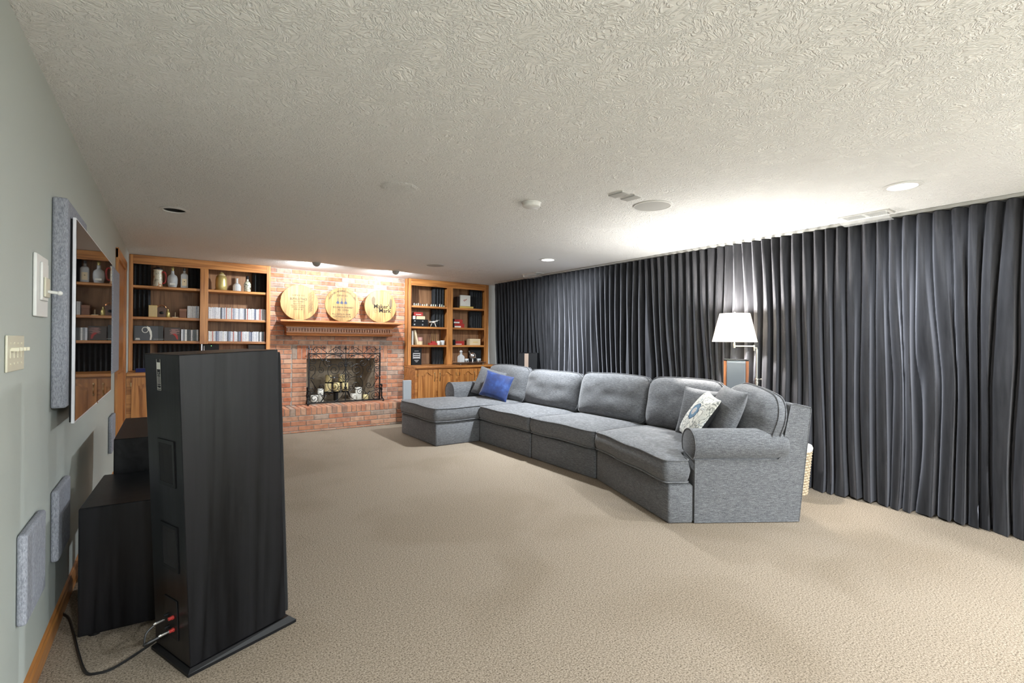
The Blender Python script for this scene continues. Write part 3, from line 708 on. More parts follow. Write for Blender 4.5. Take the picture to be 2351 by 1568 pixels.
# loose back cushions
def lean(x, y, z, rz, tilt, roll=0): return Matrix.Translation((x, y, z)) @ Matrix.Rotation(rz, 4, 'Z') @ Matrix.Rotation(-tilt, 4, 'X') @ Matrix.Rotation(roll, 4, 'Y')
HP = -math.pi/2      # local -y (the face) turned towards -x
puff_cushion('back_cushion', 1.02, .50, .27, so, lean(4.465, 5.90, .688, HP, .22), seed=11, wrinkle=.016)
puff_cushion('back_cushion', 1.06, .47, .27, so, lean(4.475, 4.88, .675, HP, .22), seed=12)
puff_cushion('back_cushion', 1.02, .49, .27, so, lean(4.475, 3.84, .688, HP, .22), seed=13)
puff_cushion('back_cushion', .84, .50, .25, so, lean(4.49, 2.94, .690, HP, .22), seed=14)
aw = math.atan2(DR.y, DR.x)   # the angled back runs along NN; its face looks along -DR
puff_cushion('back_cushion', .76, .50, .28, so, lean(*(PB-DR*.160+NN*.37), .685, aw+HP, .30, .13), seed=15, wrinkle=.020, rr=.20)

# ================================================================== throw pillows
def pillow(name, w, h, t, M, mat, label, cat='pillow', seed=0, n=16, group=None, back=None):
    mb = MB(); idx = {}
    for s in (-1, 1):
        for i in range(n+1):
            for j in range(n+1):
                u, v = -1+2*i/n, -1+2*j/n
                k = max(0, (1-u*u))*max(0, (1-v*v))
                th = t/2*k**.42+.004*(vnoise(u*5, v*5, seed)-.5)*k
                e = 1-.06*(1-v*v)*abs(u)**3; f_ = 1-.06*(1-u*u)*abs(v)**3
                idx[s, i, j] = len(mb.v); mb.v.append((u*w/2*e, s*th, v*h/2*f_))
        for i in range(n):
            for j in range(n):
                q = (idx[s, i, j], idx[s, i+1, j], idx[s, i+1, j+1], idx[s, i, j+1]); mb.f.append(q if s < 0 else q[::-1])
    ring = [(i, 0) for i in range(n)]+[(n, j) for j in range(n)]+[(i, n) for i in range(n, 0, -1)]+[(0, j) for j in range(n, 0, -1)]
    for k in range(len(ring)):
        a, b_ = ring[k], ring[(k+1) % len(ring)]
        mb.f.append((idx[-1, a[0], a[1]], idx[1, a[0], a[1]], idx[1, b_[0], b_[1]], idx[-1, b_[0], b_[1]]))
    o = mb.build(name, mat, None, smooth=80); o.matrix_world = M
    if back:
        o.data.materials.append(back)
        for p_ in o.data.polygons:
            if p_.center.y > .001: p_.material_index = 1
    md = o.modifiers.new('soft', 'SUBSURF'); md.levels = 1; md.render_levels = 1
    return tag(o, label, cat, group)
pillow('throw_pillow', .43, .37, .14, lean(4.120, 5.680, .680, -.95, .32, .22), BLUEV, 'royal blue velvet square throw pillow on the chaise', seed=1)
pillow('throw_pillow', .46, .42, .15, lean(4.165, 5.955, .700, -1.10, .38, .22), CHEN, 'grey chenille throw pillow behind the blue pillow on the chaise', seed=2)
pillow('throw_pillow', .40, .44, .14, lean(4.262, 2.605, .680, -1.50, .28, .06), CHEN, 'grey chenille throw pillow in the sofa corner, behind the floral pillow', seed=3)
pillow('throw_pillow', .46, .44, .15, lean(4.035, 2.458, .685, -2.30, .58, .10), FLOR, 'cream floral pillow with a blue flower in the sofa corner', seed=4, back=MATB)
pillow('throw_pillow', .48, .48, .16, lean(4.092, 2.275, .715, -2.20, .40, .05), CHEN, 'grey chenille throw pillow between the floral pillow and the end back cushion', seed=5)

# ================================================================== curtains on a ceiling track
YC0, YC1 = -.62, 7.165
tr = box('curtain_track', GRILLE, 5.020, 5.070, YC0-.3, YC1, H-.026, H-.001, bevel=.003); tag(tr, 'white ceiling track carrying the charcoal curtains', 'curtain track')
def fold(yy, t, seed=20):
    """cloth position at height fraction t (0 top, 1 hem) for a place along the track; one function, so neighbouring panels meet"""
    ph = yy/.093; lo = min(1, t*1.8)
    drift = lo*(.60*(vnoise(ph*.42, t*1.3, seed)-.5)*2+.30*(vnoise(ph*1.05, t*2, seed+3)-.5)*2)+.25*(vnoise(ph*.7, 0, seed+9)-.5)
    a = 2*math.pi*(ph+drift)
    amp = (.046+.030*min(1, t*2.5))*(1-.50*lo*vnoise(ph*.5+9, t*.8, seed+7))
    s = 2*(abs(math.sin(a/2))**.85)-1       # round ridges, narrow creases
    x = 5.052+.108*t-amp*s+.026*lo*(vnoise(ph*.28, t*1.1, seed+11)-.5)*2+.010*t*math.sin(2*a)
    x -= .007*math.exp(-((t-.045)/.02)**2)*math.cos(2*a)           # pinched heading tape
    y = yy+.020*math.cos(a)*min(1, t*3)+.012*(vnoise(ph*.6, t*3, seed+5)-.5)
    x += .004*(vnoise(ph*1.7, t*9, seed+13)-.5)
    z = (H-.033)*(1-t)+.008*t
    if t > .90:                                                    # the hem breaks on the carpet
        k = (t-.90)/.10; x -= .035*k*k*(vnoise(ph*.9, 2, seed)-.25); z = max(.004, z+.018*k*(vnoise(ph*.7, 5, seed)-.4))
    return (x, y, z)
def make_curtain(y0, y1, label, k):
    ns = int((y1-y0)/.093*14); nz = 46; mb = MB()
    for j in range(nz+1):
        t = j/nz
        for i in range(ns+1): mb.v.append(fold(y0+(y1-y0)*i/ns, t))
    for j in range(nz):
        for i in range(ns):
            a = j*(ns+1)+i; mb.f.append((a, a+1, a+ns+2, a+ns+1))
    o = mb.build('curtain', VELV, None, smooth=179)
    tag(o, label, 'curtain', 'charcoal velvet curtain panels along the right wall')
cuts = [7.168, 5.55, 4.05, 2.86, 2.00, .98, YC0]
labs = ['charcoal velvet curtain panel at the far end, beside the right bookcase', 'charcoal velvet curtain panel behind the middle of the sofa, next to the black speaker',
        'charcoal velvet curtain panel left of the lit floor lamp', 'charcoal velvet curtain panel directly behind the lit floor lamp',
        'charcoal velvet curtain panel right of the sofa, behind the wicker basket', 'charcoal velvet curtain panel at the right edge of the photo']
for k in range(6): make_curtain(cuts[k+1], cuts[k], labs[k], k)

# ================================================================== left wall: panels, television, switches
def wall_panel(y0, y1, z0, z1, label, th=.028):
    o = MB().box(.001, th, y0, y1, z0, z1).build('acoustic_panel', PANELF, None, bevel=.010, seg=3)
    return tag(o, label, 'acoustic panel', 'grey fabric acoustic panels on the left wall')
wall_panel(2.795, 3.38, .995, 1.890, 'tall grey fabric acoustic panel on the wall at the near end of the television', .052)
wall_panel(5.20, 5.80, .995, 1.890, 'tall grey fabric acoustic panel on the wall between the television and the door')
wall_panel(2.255, 2.56, .335, .640, 'small grey fabric acoustic panel low on the wall, nearest the camera')
wall_panel(2.825, 3.13, .335, .640, 'small grey fabric acoustic panel low on the wall behind the black subwoofer')
wall_panel(5.22, 5.52, .335, .640, 'small grey fabric acoustic panel low on the wall before the door')
tv = thing('television', 'large flat television on the left wall with its dark screen reflecting the bookcase', 'television', (0, 2.85, .90))
box('housing', SILV, .060, .072, 0, 1.62, 0.02, .92, tv, bevel=.002)
box('rear_shell', MATB, .0535, .0598, .006, 1.614, .026, .914, tv)
box('screen', SCREEN, .0722, .0735, .008, 1.612, .030, .912, tv)
box('wall_mount', MATB, .001, .0530, .60, 1.05, .25, .70, tv)
box('badge', CHROME, .0722, .0745, .78, .84, .021, .028, tv)
# four-toggle plate
sp = thing('switch_plate', 'ivory four-toggle light switch plate on the left wall', 'light switch', (0, 2.095, 1.187))
box('plate', IVORY, .001, .007, 0, .212, 0, .114, sp, bevel=.003)
for k in range(4):
    yy = .037+k*.046; box('toggle_slot', IVORY, .007, .0085, yy-.006, yy+.006, .043, .071, sp)
    box('toggle', IVORY, .007, .027, yy-.005, yy+.005, .052, .064, sp, bevel=.002, M=Matrix.Translation((0, 0, .012)) @ Matrix.Rotation(.0, 4, 'Y'))
    for z in (.025, .089): MB().lathe([(.003, 0), (.003, .0012)], 8, Matrix.Translation((.007, yy, z)) @ Matrix.Rotation(math.pi/2, 4, 'Y')).build('screw', IVORY, sp)
dm_ = thing('wall_control', 'large cream wall control with a slider lever, above the toggle plate', 'wall switch', (0, 2.455, 1.373))
box('plate', WHITE, .001, .012, 0, .205, 0, .232, dm_, bevel=.004)
box('frame', WHITE, .012, .020, .052, .160, .062, .205, dm_, bevel=.003)
box('rocker', IVORY, .020, .027, .066, .146, .075, .150, dm_, bevel=.004)
MB().tube([(.024, .11, .098), (.058, .11, .094)], .006, 8).build('lever', WHITE, dm_, smooth=True)
MB().sphere((.060, .11, .094), .009, 10, 8).build('lever_tip', WHITE, dm_, smooth=True)

# ================================================================== tower speaker, subwoofer, centre speaker
BC = Vector((.9254, .3790)); ang = math.atan2(BC.y, BC.x)
tw = thing('tower_speaker', 'tall black wood-grain floor speaker seen from behind, leaning back on a plinth', 'speaker', (.478, 2.233, 0), ang)
# local x = towards the speaker's front, local y = across its width
W_, D_ = .318, .452
MB().rings([[(0, 0, .002), (D_, 0, .002), (D_, W_, .002), (0, W_, .002)], [(0, 0, .014), (D_, 0, .014), (D_, W_, .014), (0, W_, .014)], [(.012, .012, .026), (D_-.03, .012, .040), (D_-.03, W_-.012, .040), (.012, W_-.012, .026)]]).build('plinth', BLACK, tw)
TM = Matrix.Translation((.012, .011, .030)) @ Matrix.Rotation(-.042, 4, 'Y')
cw, cd, ch = .296, .396, 1.205
box('cabinet', BLKW, 0, cd, 0, cw, 0, ch, tw, bevel=.003, M=TM)
MB().rings([[TM @ Vector(p) for p in r] for r in ([(cd, .004, .02), (cd, cw-.004, .02), (cd, cw-.004, ch-.01), (cd, .004, ch-.01)], [(cd+.012, .004, .02), (cd+.012, cw-.004, .02), (cd+.012, cw-.004, ch-.012), (cd+.012, .004, ch-.012)], [(cd+.026, .022, .035), (cd+.026, cw-.022, .035), (cd+.026, cw-.022, ch-.05), (cd+.026, .022, ch-.05)])]).build('grille', MATB, tw)
def port(z0, z1, nm):
    y0, y1 = .075, .185; e = .014
    f = MB()
    for a in ((y0-e, y0, z0-e, z1+e), (y1, y1+e, z0-e, z1+e), (y0, y1, z0-e, z0), (y0, y1, z1, z1+e)): f.box(-.004, 0, *a, M=TM)
    o = f.build('port_frame', BLACK, tw)
    r0 = [(-.003, y0, z0), (-.003, y1, z0), (-.003, y1, z1), (-.003, y0, z1)]; r1 = [(-.001, y0+.03, z0+.035), (-.001, y1-.03, z0+.035), (-.001, y1-.03, z1-.02), (-.001, y0+.03, z1-.02)]
    MB().rings([[TM @ Vector(p) for p in r] for r in (r0, r1)], cap0=False).build('port_throat', MATB, o)
port(.70, .855, ''); port(.365, .52, '')
lb = box('rating_label', BLACK, -.0012, 0, .150, .185, 1.06, 1.185, tw, M=TM)
box('paper_sticker', CARDW, -.0018, -.0012, .153, .182, 1.145, 1.172, lb, M=TM)
LM = TM @ Matrix.Translation((-.0020, .1675, 0)) @ Matrix.Rotation(-math.pi/2, 4, 'Z') @ Matrix.Rotation(math.pi/2, 4, 'X')
tx = MB(); text_mb('Klipsch', .0095, LM @ Matrix.Translation((0, 1.070, 0)), tx)
for k in range(6): tx.box(-.002, -.0016, .155, .181, 1.088+k*.0052, 1.0895+k*.0052, TM)
for z in (1.062, 1.081, 1.122): tx.box(-.002, -.0016, .152, .183, z, z+.0012, TM)
for y in (.1515, .183): tx.box(-.002, -.0016, y, y+.001, 1.062, 1.185, TM)
text_mb('RF-7', .007, LM @ Matrix.Translation((0, 1.130, 0)), tx)
tx.build('printing', CARDW, lb)
tp = box('terminal_plate', BLACK, -.004, 0, .085, .190, .075, .235, tw, bevel=.003, M=TM)
for y, z, c in ((.115, .165, RED), (.155, .165, BLACK), (.115, .115, RED), (.155, .115, BLACK)):
    q = Matrix.Rotation(-math.pi/2, 4, 'Y'); MB().lathe([(.008, 0), (.008, .006), (.0065, .007), (.0065, .018), (.004, .019)], 10, TM @ Matrix.Translation((-.004, y, z)) @ q).build('binding_post', c, tp)
for y, z in ((.115, .115), (.155, .150)):
    MB().lathe([(.0055, 0), (.0055, .030), (.003, .038)], 10, TM @ Matrix.Translation((-.020, y, z)) @ Matrix.Rotation(-math.pi/2, 4, 'Y')).build('banana_plug', CHROME, tp)
cp = [TM @ Vector((-.055, .115, .112)), TM @ Vector((-.10, .13, .10))]
cp = [tw.matrix_basis @ p for p in cp]
cw_ = [cp[0], cp[1], at(355, 1471, Z=.06), at(330, 1490, Z=.012), at(262, 1533, Z=.008), at(222, 1546, Z=.008), at(196, 1543, Z=.008), at(180, 1500, Z=.008), at(168, 1452, Z=.008), at(158, 1420, Z=.008), at(143, 1408, Z=.008)]
mbc = MB(); mbc.tube(crom(cw_, 6), .0055, 6)
cq = [tw.matrix_basis @ (TM @ Vector((-.055, .155, .147))), tw.matrix_basis @ (TM @ Vector((-.085, .15, .13))), cp[1]]
mbc.tube(crom(cq, 5), .0035, 6)
tag(mbc.build('speaker_cable', plain('cable_rubber', (.006, .006, .006), .5), None, smooth=True), 'black speaker cable looping over the carpet from the tower speaker', 'cable')
sb = thing('subwoofer', 'black wood-grain subwoofer box between the tower speaker and the wall', 'subwoofer', (.098, 2.755, 0), -.05)
box('cabinet', BLKW, 0, .50, 0, .62, .02, .568, sb, bevel=.007, seg=3)
box('grille', MATB, .50, .52, .01, .61, .03, .558, sb, bevel=.006)
for x, y in ((.05, .05), (.45, .05), (.05, .57), (.45, .57)): MB().lathe([(.022, .001), (.022, .02)], 12, None, (x, y, 0)).build('foot', BLACK, sb)
cs_ = thing('center_speaker', 'long black wood-grain speaker lying on a low stand under the television', 'speaker', (.165, 3.43, 0))
box('cabinet', BLKX, 0, .40, 0, .86, .515, .742, cs_, bevel=.004)
box('grille', MATB, .40, .418, .01, .85, .525, .732, cs_, bevel=.006)
box('stand_top', BLACK, .03, .38, .06, .80, .495, .514, cs_)
for y in (.14, .68): box('stand_leg', BLACK, .12, .28, y, y+.04, .022, .494, cs_)
box('stand_foot', BLACK, .03, .38, .06, .80, .002, .022, cs_)
gp = box('acoustic_panel', plain('light_grey_cloth', (.34, .36, .38), .9), 3.352, 3.482, 7.10, 7.15, .002, .683, bevel=.006); tag(gp, 'slim light grey fabric panel standing on the carpet between chaise and hearth', 'acoustic panel')

# ================================================================== surround speakers, lamp, basket
ss = thing('surround_speaker', 'wood-sided speaker with grey grille behind the sofa, under the floor lamp', 'speaker', (4.875, at(1685, 830, X=4.84).y, 0), math.radians(-58))
# local -y = front
box('cabinet', GREY, -.082, .082, -.065, .065, .03, 1.135, ss, bevel=.004)
box('side_panel', WALM, -.108, -.0825, -.06, .065, .02, 1.132, ss, bevel=.003); box('side_panel', WALM, .0825, .108, -.06, .065, .02, 1.132, ss, bevel=.003)
box('top_cap', BLACK, -.108, .108, -.065, .065, 1.1355, 1.147, ss, bevel=.002); box('grille', GREY, -.078, .078, -.077, -.0655, .05, 1.12, ss, bevel=.004)
box('foot_plate', BLACK, -.112, .112, -.07, .07, .001, .0195, ss)
s2 = thing('surround_speaker', 'black speaker with a pale vertical strip behind the chaise end of the sofa', 'speaker', (4.865, at(1207, 830, X=4.80).y, 0), math.radians(-60))
box('cabinet', BLACK, -.15, .15, -.055, .055, .03, 1.130, s2, bevel=.004)
box('center_strip', TAN, -.052, .012, -.059, -.0555, .05, 1.118, s2)
box('grille', MATB, -.145, -.056, -.063, -.0555, .05, 1.118, s2, bevel=.002); box('grille', MATB, .016, .145, -.063, -.0555, .05, 1.118, s2, bevel=.002)
box('foot_plate', BLACK, -.155, .155, -.06, .06, .001, .0295, s2)

SHADE, N_, L_, b_ = newmat('lit_lamp_shade')
tr_ = N_.new('ShaderNodeBsdfTranslucent'); tr_.inputs[0].default_value = (.95, .90, .80, 1); di_ = N_.new('ShaderNodeBsdfDiffuse'); di_.inputs[0].default_value = (.9, .87, .8, 1)
mx_ = N_.new('ShaderNodeMixShader'); mx_.inputs[0].default_value = .6; L_.new(di_.outputs[0], mx_.inputs[1]); L_.new(tr_.outputs[0], mx_.inputs[2])
L_.new(mx_.outputs[0], N_['Material Output'].inputs['Surface'])
def floor_lamp(LX, LY, px, py, label, power):
    fl_ = thing('floor_lamp', label, 'lamp', (px, py, 0))
    ox, oy = LX-px, LY-py
    MB().lathe([(.13, .002), (.13, .012), (.11, .02), (.03, .03), (.014, .05)], 28).build('base', NICKEL, fl_, smooth=True)
    MB().lathe([(.0125, .045), (.0125, .92), (.0155, .922), (.0155, .945), (.0125, .947), (.0125, .955), (.0165, .957), (.0165, .972), (.0085, .976), (.0085, 1.235), (.006, 1.25)], 16).build('pole', NICKEL, fl_, smooth=True)
    kb = MB(); kb.tube([(.012, -.008, .965), (.034, -.022, .965)], .004, 6); kb.sphere((.036, -.024, .965), .009, 8, 6); kb.build('knob', NICKEL, fl_, smooth=True)
    ar = MB(); ar.tube([(0, 0, 1.255), (ox*.10, oy*.10, 1.258)], .008, 8); ar.tube([(ox*.12, oy*.12, 1.23), (ox*.12, oy*.12, 1.285)], .009, 10)
    ar.tube([(ox*.12, oy*.12, 1.272), (ox, oy, 1.272)], .0065, 8); ar.tube([(ox, oy, 1.255), (ox, oy, 1.30)], .011, 10); ar.build('swing_arm', NICKEL, fl_, smooth=True)
    MB().lathe([(.006, 1.30), (.006, 1.40), (.016, 1.402), (.016, 1.43)], 12, None, (ox, oy, 0)).build('stem', NICKEL, fl_, smooth=True)
    shp = MB(); n = 40
    for r0, r1, flip in ((.196, .132, 0), (.1945, .1305, 1)):
        ring = [[(ox+r*math.cos(2*math.pi*k/n), oy+r*math.sin(2*math.pi*k/n), z) for k in range(n)] for r, z in ((r0, 1.313), (r1, 1.578))]
        shp.rings(ring if not flip else ring[::-1], cap0=False, cap1=False)
    shp.build('lamp_shade', SHADE, fl_, smooth=True)
    hp = MB(); hp.tube([(ox, oy, 1.43), (ox+.05, oy, 1.45), (ox+.055, oy, 1.53), (ox, oy, 1.57)], .002, 5); hp.tube([(ox, oy, 1.43), (ox-.05, oy, 1.45), (ox-.055, oy, 1.53), (ox, oy, 1.57)], .002, 5)
    for a in range(3): hp.tube([(ox, oy, 1.572), (ox+.131*math.cos(a*2.094), oy+.131*math.sin(a*2.094), 1.575)], .002, 5)
    hp.build('harp', NICKEL, fl_); MB().lathe([(.006, 1.572), (.011, 1.582), (.009, 1.592), (.002, 1.596)], 12, None, (ox, oy, 0)).build('finial', NICKEL, fl_, smooth=True)
    MB().sphere((ox, oy, 1.475), .030, 12, 8, (1, 1, 1.25)).build('light_bulb', BULB, fl_, smooth=True)
    lamp('floor_lamp_light', 'POINT', (LX, LY, 1.535), power, WARM, shadow_soft_size=.035)
floor_lamp(4.765, 2.585, 4.925, 2.455, 'brushed nickel swing-arm floor lamp with lit white shade behind the sofa', P_LAMP*1.15)
floor_lamp(4.50, -1.35, 4.68, -1.45, 'floor lamp added out of view behind the camera to brighten the ceiling, by the curtains', P_LAMP*1.0)  # unseen lamp put in to throw more light on the ceiling
floor_lamp(1.10, -2.75, .95, -2.9, 'floor lamp added out of view behind the camera as fill light, by the left wall', P_LAMP*.9)  # second unseen lamp, added as fill for the near half of the room
bk_ = thing('wicker_basket', 'pale wicker basket with white liner behind the end of the sofa', 'basket', (4.885, 2.130, 0))
wk = MB(); n = 40
for r_ in range(16):
    z = .012+r_*.024; rad = .125+.030*(r_/15); wk.tube([((rad+.006*(1 if (k+r_) % 2 else -1))*math.cos(2*math.pi*k/n), (rad+.006*(1 if (k+r_) % 2 else -1))*math.sin(2*math.pi*k/n), z) for k in range(n)], .012, 5, True)
wk.build('woven_side', WICK, bk_, smooth=True)
MB().lathe([(.11, .003), (.12, .012), (.002, .012)], 24).build('bottom', WICK, bk_)
MB().lathe([(.145, .375), (.170, .380), (.175, .405), (.165, .425), (.143, .425), (.135, .30)], 30).build('liner', plain('white_linen', (.75, .73, .68), .9), bk_, smooth=True)
# ================================================================== ceiling fittings
def downlight(x, y, power, label):
    t = thing('recessed_light', label, 'ceiling light', (x, y, H), 0, 'recessed ceiling lights')
    n = 36
    def ring(r, z): return [(r*math.cos(2*math.pi*k/n), r*math.sin(2*math.pi*k/n), z) for k in range(n)]
    MB().rings([ring(.078, .0), ring(.104, -.001), ring(.104, -.004), ring(.080, -.008), ring(.074, .0)], closed=True).build('trim_ring', WHITE, t, smooth=True)
    MB().rings([ring(.0775, -.001), ring(.070, .13)], cap0=False).build('baffle', BAFFLE if power == 0 else WHITE, t, smooth=True)
    if power:
        MB().lathe([(.002, .024), (.062, .026), (.066, .035), (.060, .06)], 30).build('bulb', BULB, t, smooth=True)
        lamp('recessed_light_beam', 'AREA', (x, y, H-.012), power, COOL, (x, y, 0), shape='DISK', size=.13)
    else: MB().lathe([(.002, .020), (.030, .022), (.048, .034), (.030, .09)], 24).build('bulb', BULBOFF, t, smooth=True)
dl = ['unlit recessed ceiling light with black baffle near the left wall', 'lit recessed ceiling light at the far end near the curtains', 'lit recessed ceiling light nearest the right edge, above the sofa end']
for k, (x, y, p) in enumerate(DOWN): downlight(x, y, p, dl[k] if k < 3 else 'lit recessed ceiling light added out of view behind the camera')
for k, (x, y) in enumerate(EYES):
    t = thing('eyeball_light', ['swivel eyeball ceiling light washing the brick, above the left barrel head', 'swivel eyeball ceiling light washing the brick, nearest the right bookcase'][k], 'ceiling light', (x, y, H), 0, 'eyeball lights over the fireplace')
    MB().lathe([(.055, -.001), (.092, -.001), (.092, -.004), (.060, -.010), (.055, -.010)], 30).build('trim_ring', WHITE, t, smooth=True)
    d = Vector((0, .82, -.57)).normalized(); q = d.to_track_quat('Z', 'Y').to_matrix().to_4x4()
    prof = [(.054*math.sin(a*math.pi/18), -.054*math.cos(a*math.pi/18)) for a in range(0, 15)]; prof[0] = (.001, -.054)
    MB().rings([[Matrix.Translation((0, 0, -.008)) @ (q @ Vector((r*math.cos(2*math.pi*i/24), r*math.sin(2*math.pi*i/24), z))) for i in range(24)] for r, z in prof], cap1=False).build('eyeball', GRILLE, t, smooth=True)
    MB().lathe([(.001, .030), (.036, .031), (.036, .034)], 20, Matrix.Translation((0, 0, -.008)) @ q).build('bulb', BULB, t)
    p = Vector((x, y, H-.008))+d*.058
    lamp('eyeball_beam', 'AREA', p, P_EYE, COOL, p+d, shape='DISK', size=.07)
def ceil_speaker(x, y, r, label):
    t = thing('ceiling_speaker', label, 'ceiling speaker', (x, y, H), 0, 'round in-ceiling speakers')
    MB().rings([[(q_*math.cos(2*math.pi*k/48), q_*math.sin(2*math.pi*k/48), z_) for k in range(48)] for q_, z_ in ((r-.008, -.001), (r, -.001), (r, -.006), (r-.008, -.007))], closed=True).build('rim', WHITE, t, smooth=True)
    MB().lathe([(.002, -.0065), (r-.009, -.0055), (r-.009, -.001)], 48).build('grille', GRILLE, t, smooth=True)
ceil_speaker(3.346, 2.40, .138, 'round ceiling speaker beside the two white boxes')
ceil_speaker(4.90, 2.49, .125, 'round ceiling speaker at the curtain top above the floor lamp')
ceil_speaker(3.346, 6.03, .125, 'round ceiling speaker in front of the right bookcase')
t = thing('smoke_detector', 'round white smoke detector on the ceiling', 'smoke detector', (2.58, 2.875, H))
MB().lathe([(.072, -.001), (.072, -.006), (.066, -.012), (.064, -.03), (.052, -.036), (.002, -.037)], 32).build('body', WHITE, t, smooth=True)
MB().lathe([(.066, -.0085), (.068, -.0085), (.068, -.0105), (.066, -.0105)], 32).build('vent_band', GRILLE, t)
for cx, cy, nm in ((2.927, 2.345, 'far'), (3.055, 2.350, 'near')):
    t = thing('sensor_box', 'small white rectangular box on the ceiling, %s' % ('left one of the pair' if nm == 'far' else 'right one of the pair'), 'sensor', (cx, cy, H), .08, 'two small white ceiling boxes')
    box('body', GRILLE, -.038, .038, -.060, .060, -.012, -.001, t, bevel=.002); box('edge_band', WHITE, -.039, .039, -.061, .061, -.006, -.0012, t)
t = thing('ceiling_patch', 'round textured plaster patch on the ceiling above the room', 'ceiling patch', (1.66, 3.114, H))
mb = MB(); n = 40
rs = []
for k in range(7):
    r = .125*(1-k/7); rs.append([(r*(1+.06*(vnoise(i*.6, k, 3)-.5))*math.cos(2*math.pi*i/n), r*(1+.06*(vnoise(i*.6, k, 3)-.5))*math.sin(2*math.pi*i/n), -.001-.006*min(1, k)+.009*(vnoise(i*.9, k*1.7, 5)-.5)*(k > 0)) for i in range(n)])
mb.rings(rs); mb.build('plaster', CEIL, t, smooth=60)
def register(cx, cy, label, ln=.33, wd=.16):
    t = thing('air_register', label, 'air vent', (cx, cy, H), 0, 'ceiling air registers by the curtains')
    f = MB(); x0, x1, y0, y1 = -wd/2, wd/2, -ln/2, ln/2
    f.box(x0, x1, y0, y0+.02, -.008, -.001); f.box(x0, x1, y1-.02, y1, -.008, -.001); f.box(x0, x0+.02, y0+.02, y1-.02, -.008, -.001); f.box(x1-.02, x1, y0+.02, y1-.02, -.008, -.001); f.box(x0+.02, x1-.02, -.012, .012, -.008, -.001)
    f.build('frame', WHITE, t)
    me = MB().box(-wd/2+.022, wd/2-.022, -.0018, .0018, -.010, -.002, Matrix.Rotation(.5, 4, 'X')).mesh('louver', GRILLE)
    for k in range(22):
        y = y0+.027+k*(ln-.054)/21
        if abs(y) > .016: link('louver', me, t).location = (0, y, 0)
    d = MB(); prof = [(-.085, -.010), (-.07, -.035), (-.02, -.052), (.06, -.058), (.062, -.056), (-.018, -.0495), (-.067, -.0335), (-.082, -.010)]
    d.rings([[(x, y, z) for x, z in prof] for y in (y0, y1)]); d.build('deflector', CLEAR, t)
register(4.885, 1.575, 'white ceiling air register with clear deflector above the right curtains')
register(4.88, 5.86, 'white ceiling air register with clear deflector at the far end of the curtains')

# ================================================================== fireplace screen
scr = thing('fireplace_screen', 'black wrought-iron scroll fireplace screen standing on the hearth', 'fireplace screen', (2.622, 7.600, ZH+.003))
SX, SZ0, SZ1 = .535, .020, .748            # half width, bottom and top of the frame
def S(px, py, y=0.0):                      # coordinates taken off the photograph's enlarged screen
    return Vector(((px-1020)/792*SX, y, SZ0+(1400-py)/1085*(SZ1-SZ0)))
fr = MB(); b = .009
for a in ((-SX-b, -SX+b, SZ0-b, SZ1+b), (SX-b, SX+b, SZ0-b, SZ1+b), (-SX, SX, SZ1-b, SZ1+b), (-SX, SX, SZ0-b, SZ0+b)): fr.box(a[0], a[1], -.008, .008, a[2], a[3])
fr.build('frame', IRON, scr)
MB().box(-.006, .006, -.005, .005, SZ0, SZ1).build('center_bar', IRON, scr)
def sp(cx, cy, r, a0, turns, dr):
    pts = []; n = int(14*turns)+2
    for k in range(n+1):
        t = k/n; a = math.radians(a0)+dr*2*math.pi*turns*t; rr = r*(1-.82*t)
        pts.append((cx+rr*math.cos(a), cy+rr*math.sin(a)))
    return pts
SCR = [  # left half: control path + closing spiral (cx, cy, r, start angle in picture degrees (y down), turns, direction)
    ([(495, 480), (455, 395), (345, 332), (255, 385)], (318, 470, 80, 190, 1.5, -1)),
    ([(1005, 590), (985, 500), (930, 415), (830, 352), (740, 335), (640, 362), (560, 425), (515, 480)], None),
    ([(525, 470), (545, 545), (600, 595)], (640, 530, 68, 100, 1.3, -1)),
    ([(275, 870), (300, 810), (355, 740)], (290, 640, 80, 20, 1.4, -1)),
    ([(470, 490), (462, 560), (440, 625)], (478, 690, 75, 235, 1.4, 1)),
    ([(715, 865), (650, 800), (628, 720)], (770, 680, 140, 180, 1.7, 1)),
    ([(1010, 610), (975, 545)], (915, 575, 68, -20, 1.4, -1)),
    ([(1010, 1085), (1000, 1000), (930, 890), (850, 850), (760, 862)], None),
    ([(880, 825), (950, 770), (1000, 690), (1015, 610)], None),
    ([(1012, 1090), (985, 1140)], (905, 1100, 70, 20, 1.4, 1)),
    ([(700, 880), (640, 960), (640, 1060), (700, 1140)], (775, 1050, 105, 130, 1.5, -1)),
    ([(270, 885), (320, 960), (362, 1060)], (290, 1110, 76, -30, 1.5, 1)),
    ([(275, 885), (345, 1010), (410, 1110)], (487, 1055, 72, 130, 1.4, -1)),
    ([(500, 1230), (470, 1200)], (345, 1300, 122, -40, 1.9, -1)),
    ([(470, 1190), (520, 1290), (600, 1370), (730, 1400), (870, 1345), (960, 1240), (1010, 1095)], None),
    ([(540, 1260), (600, 1170), (690, 1130)], (690, 1200, 68, -90, 1.3, 1)),
    ([(610, 300), (530, 240), (450, 180), (375, 165)], (385, 235, 70, 265, 1.3, -1)),
    ([(360, 200), (310, 225), (270, 225)], None),
    ([(980, 300), (900, 230), (830, 190)], (800, 245, 62, 260, 1.3, -1)),
    ([(760, 200), (700, 240), (640, 290)], None),
    ([(520, 230), (560, 200)], (535, 185, 28, 20, 1.2, -1)),
    ([(880, 225), (900, 190)], (865, 175, 30, 20, 1.2, -1)),
]
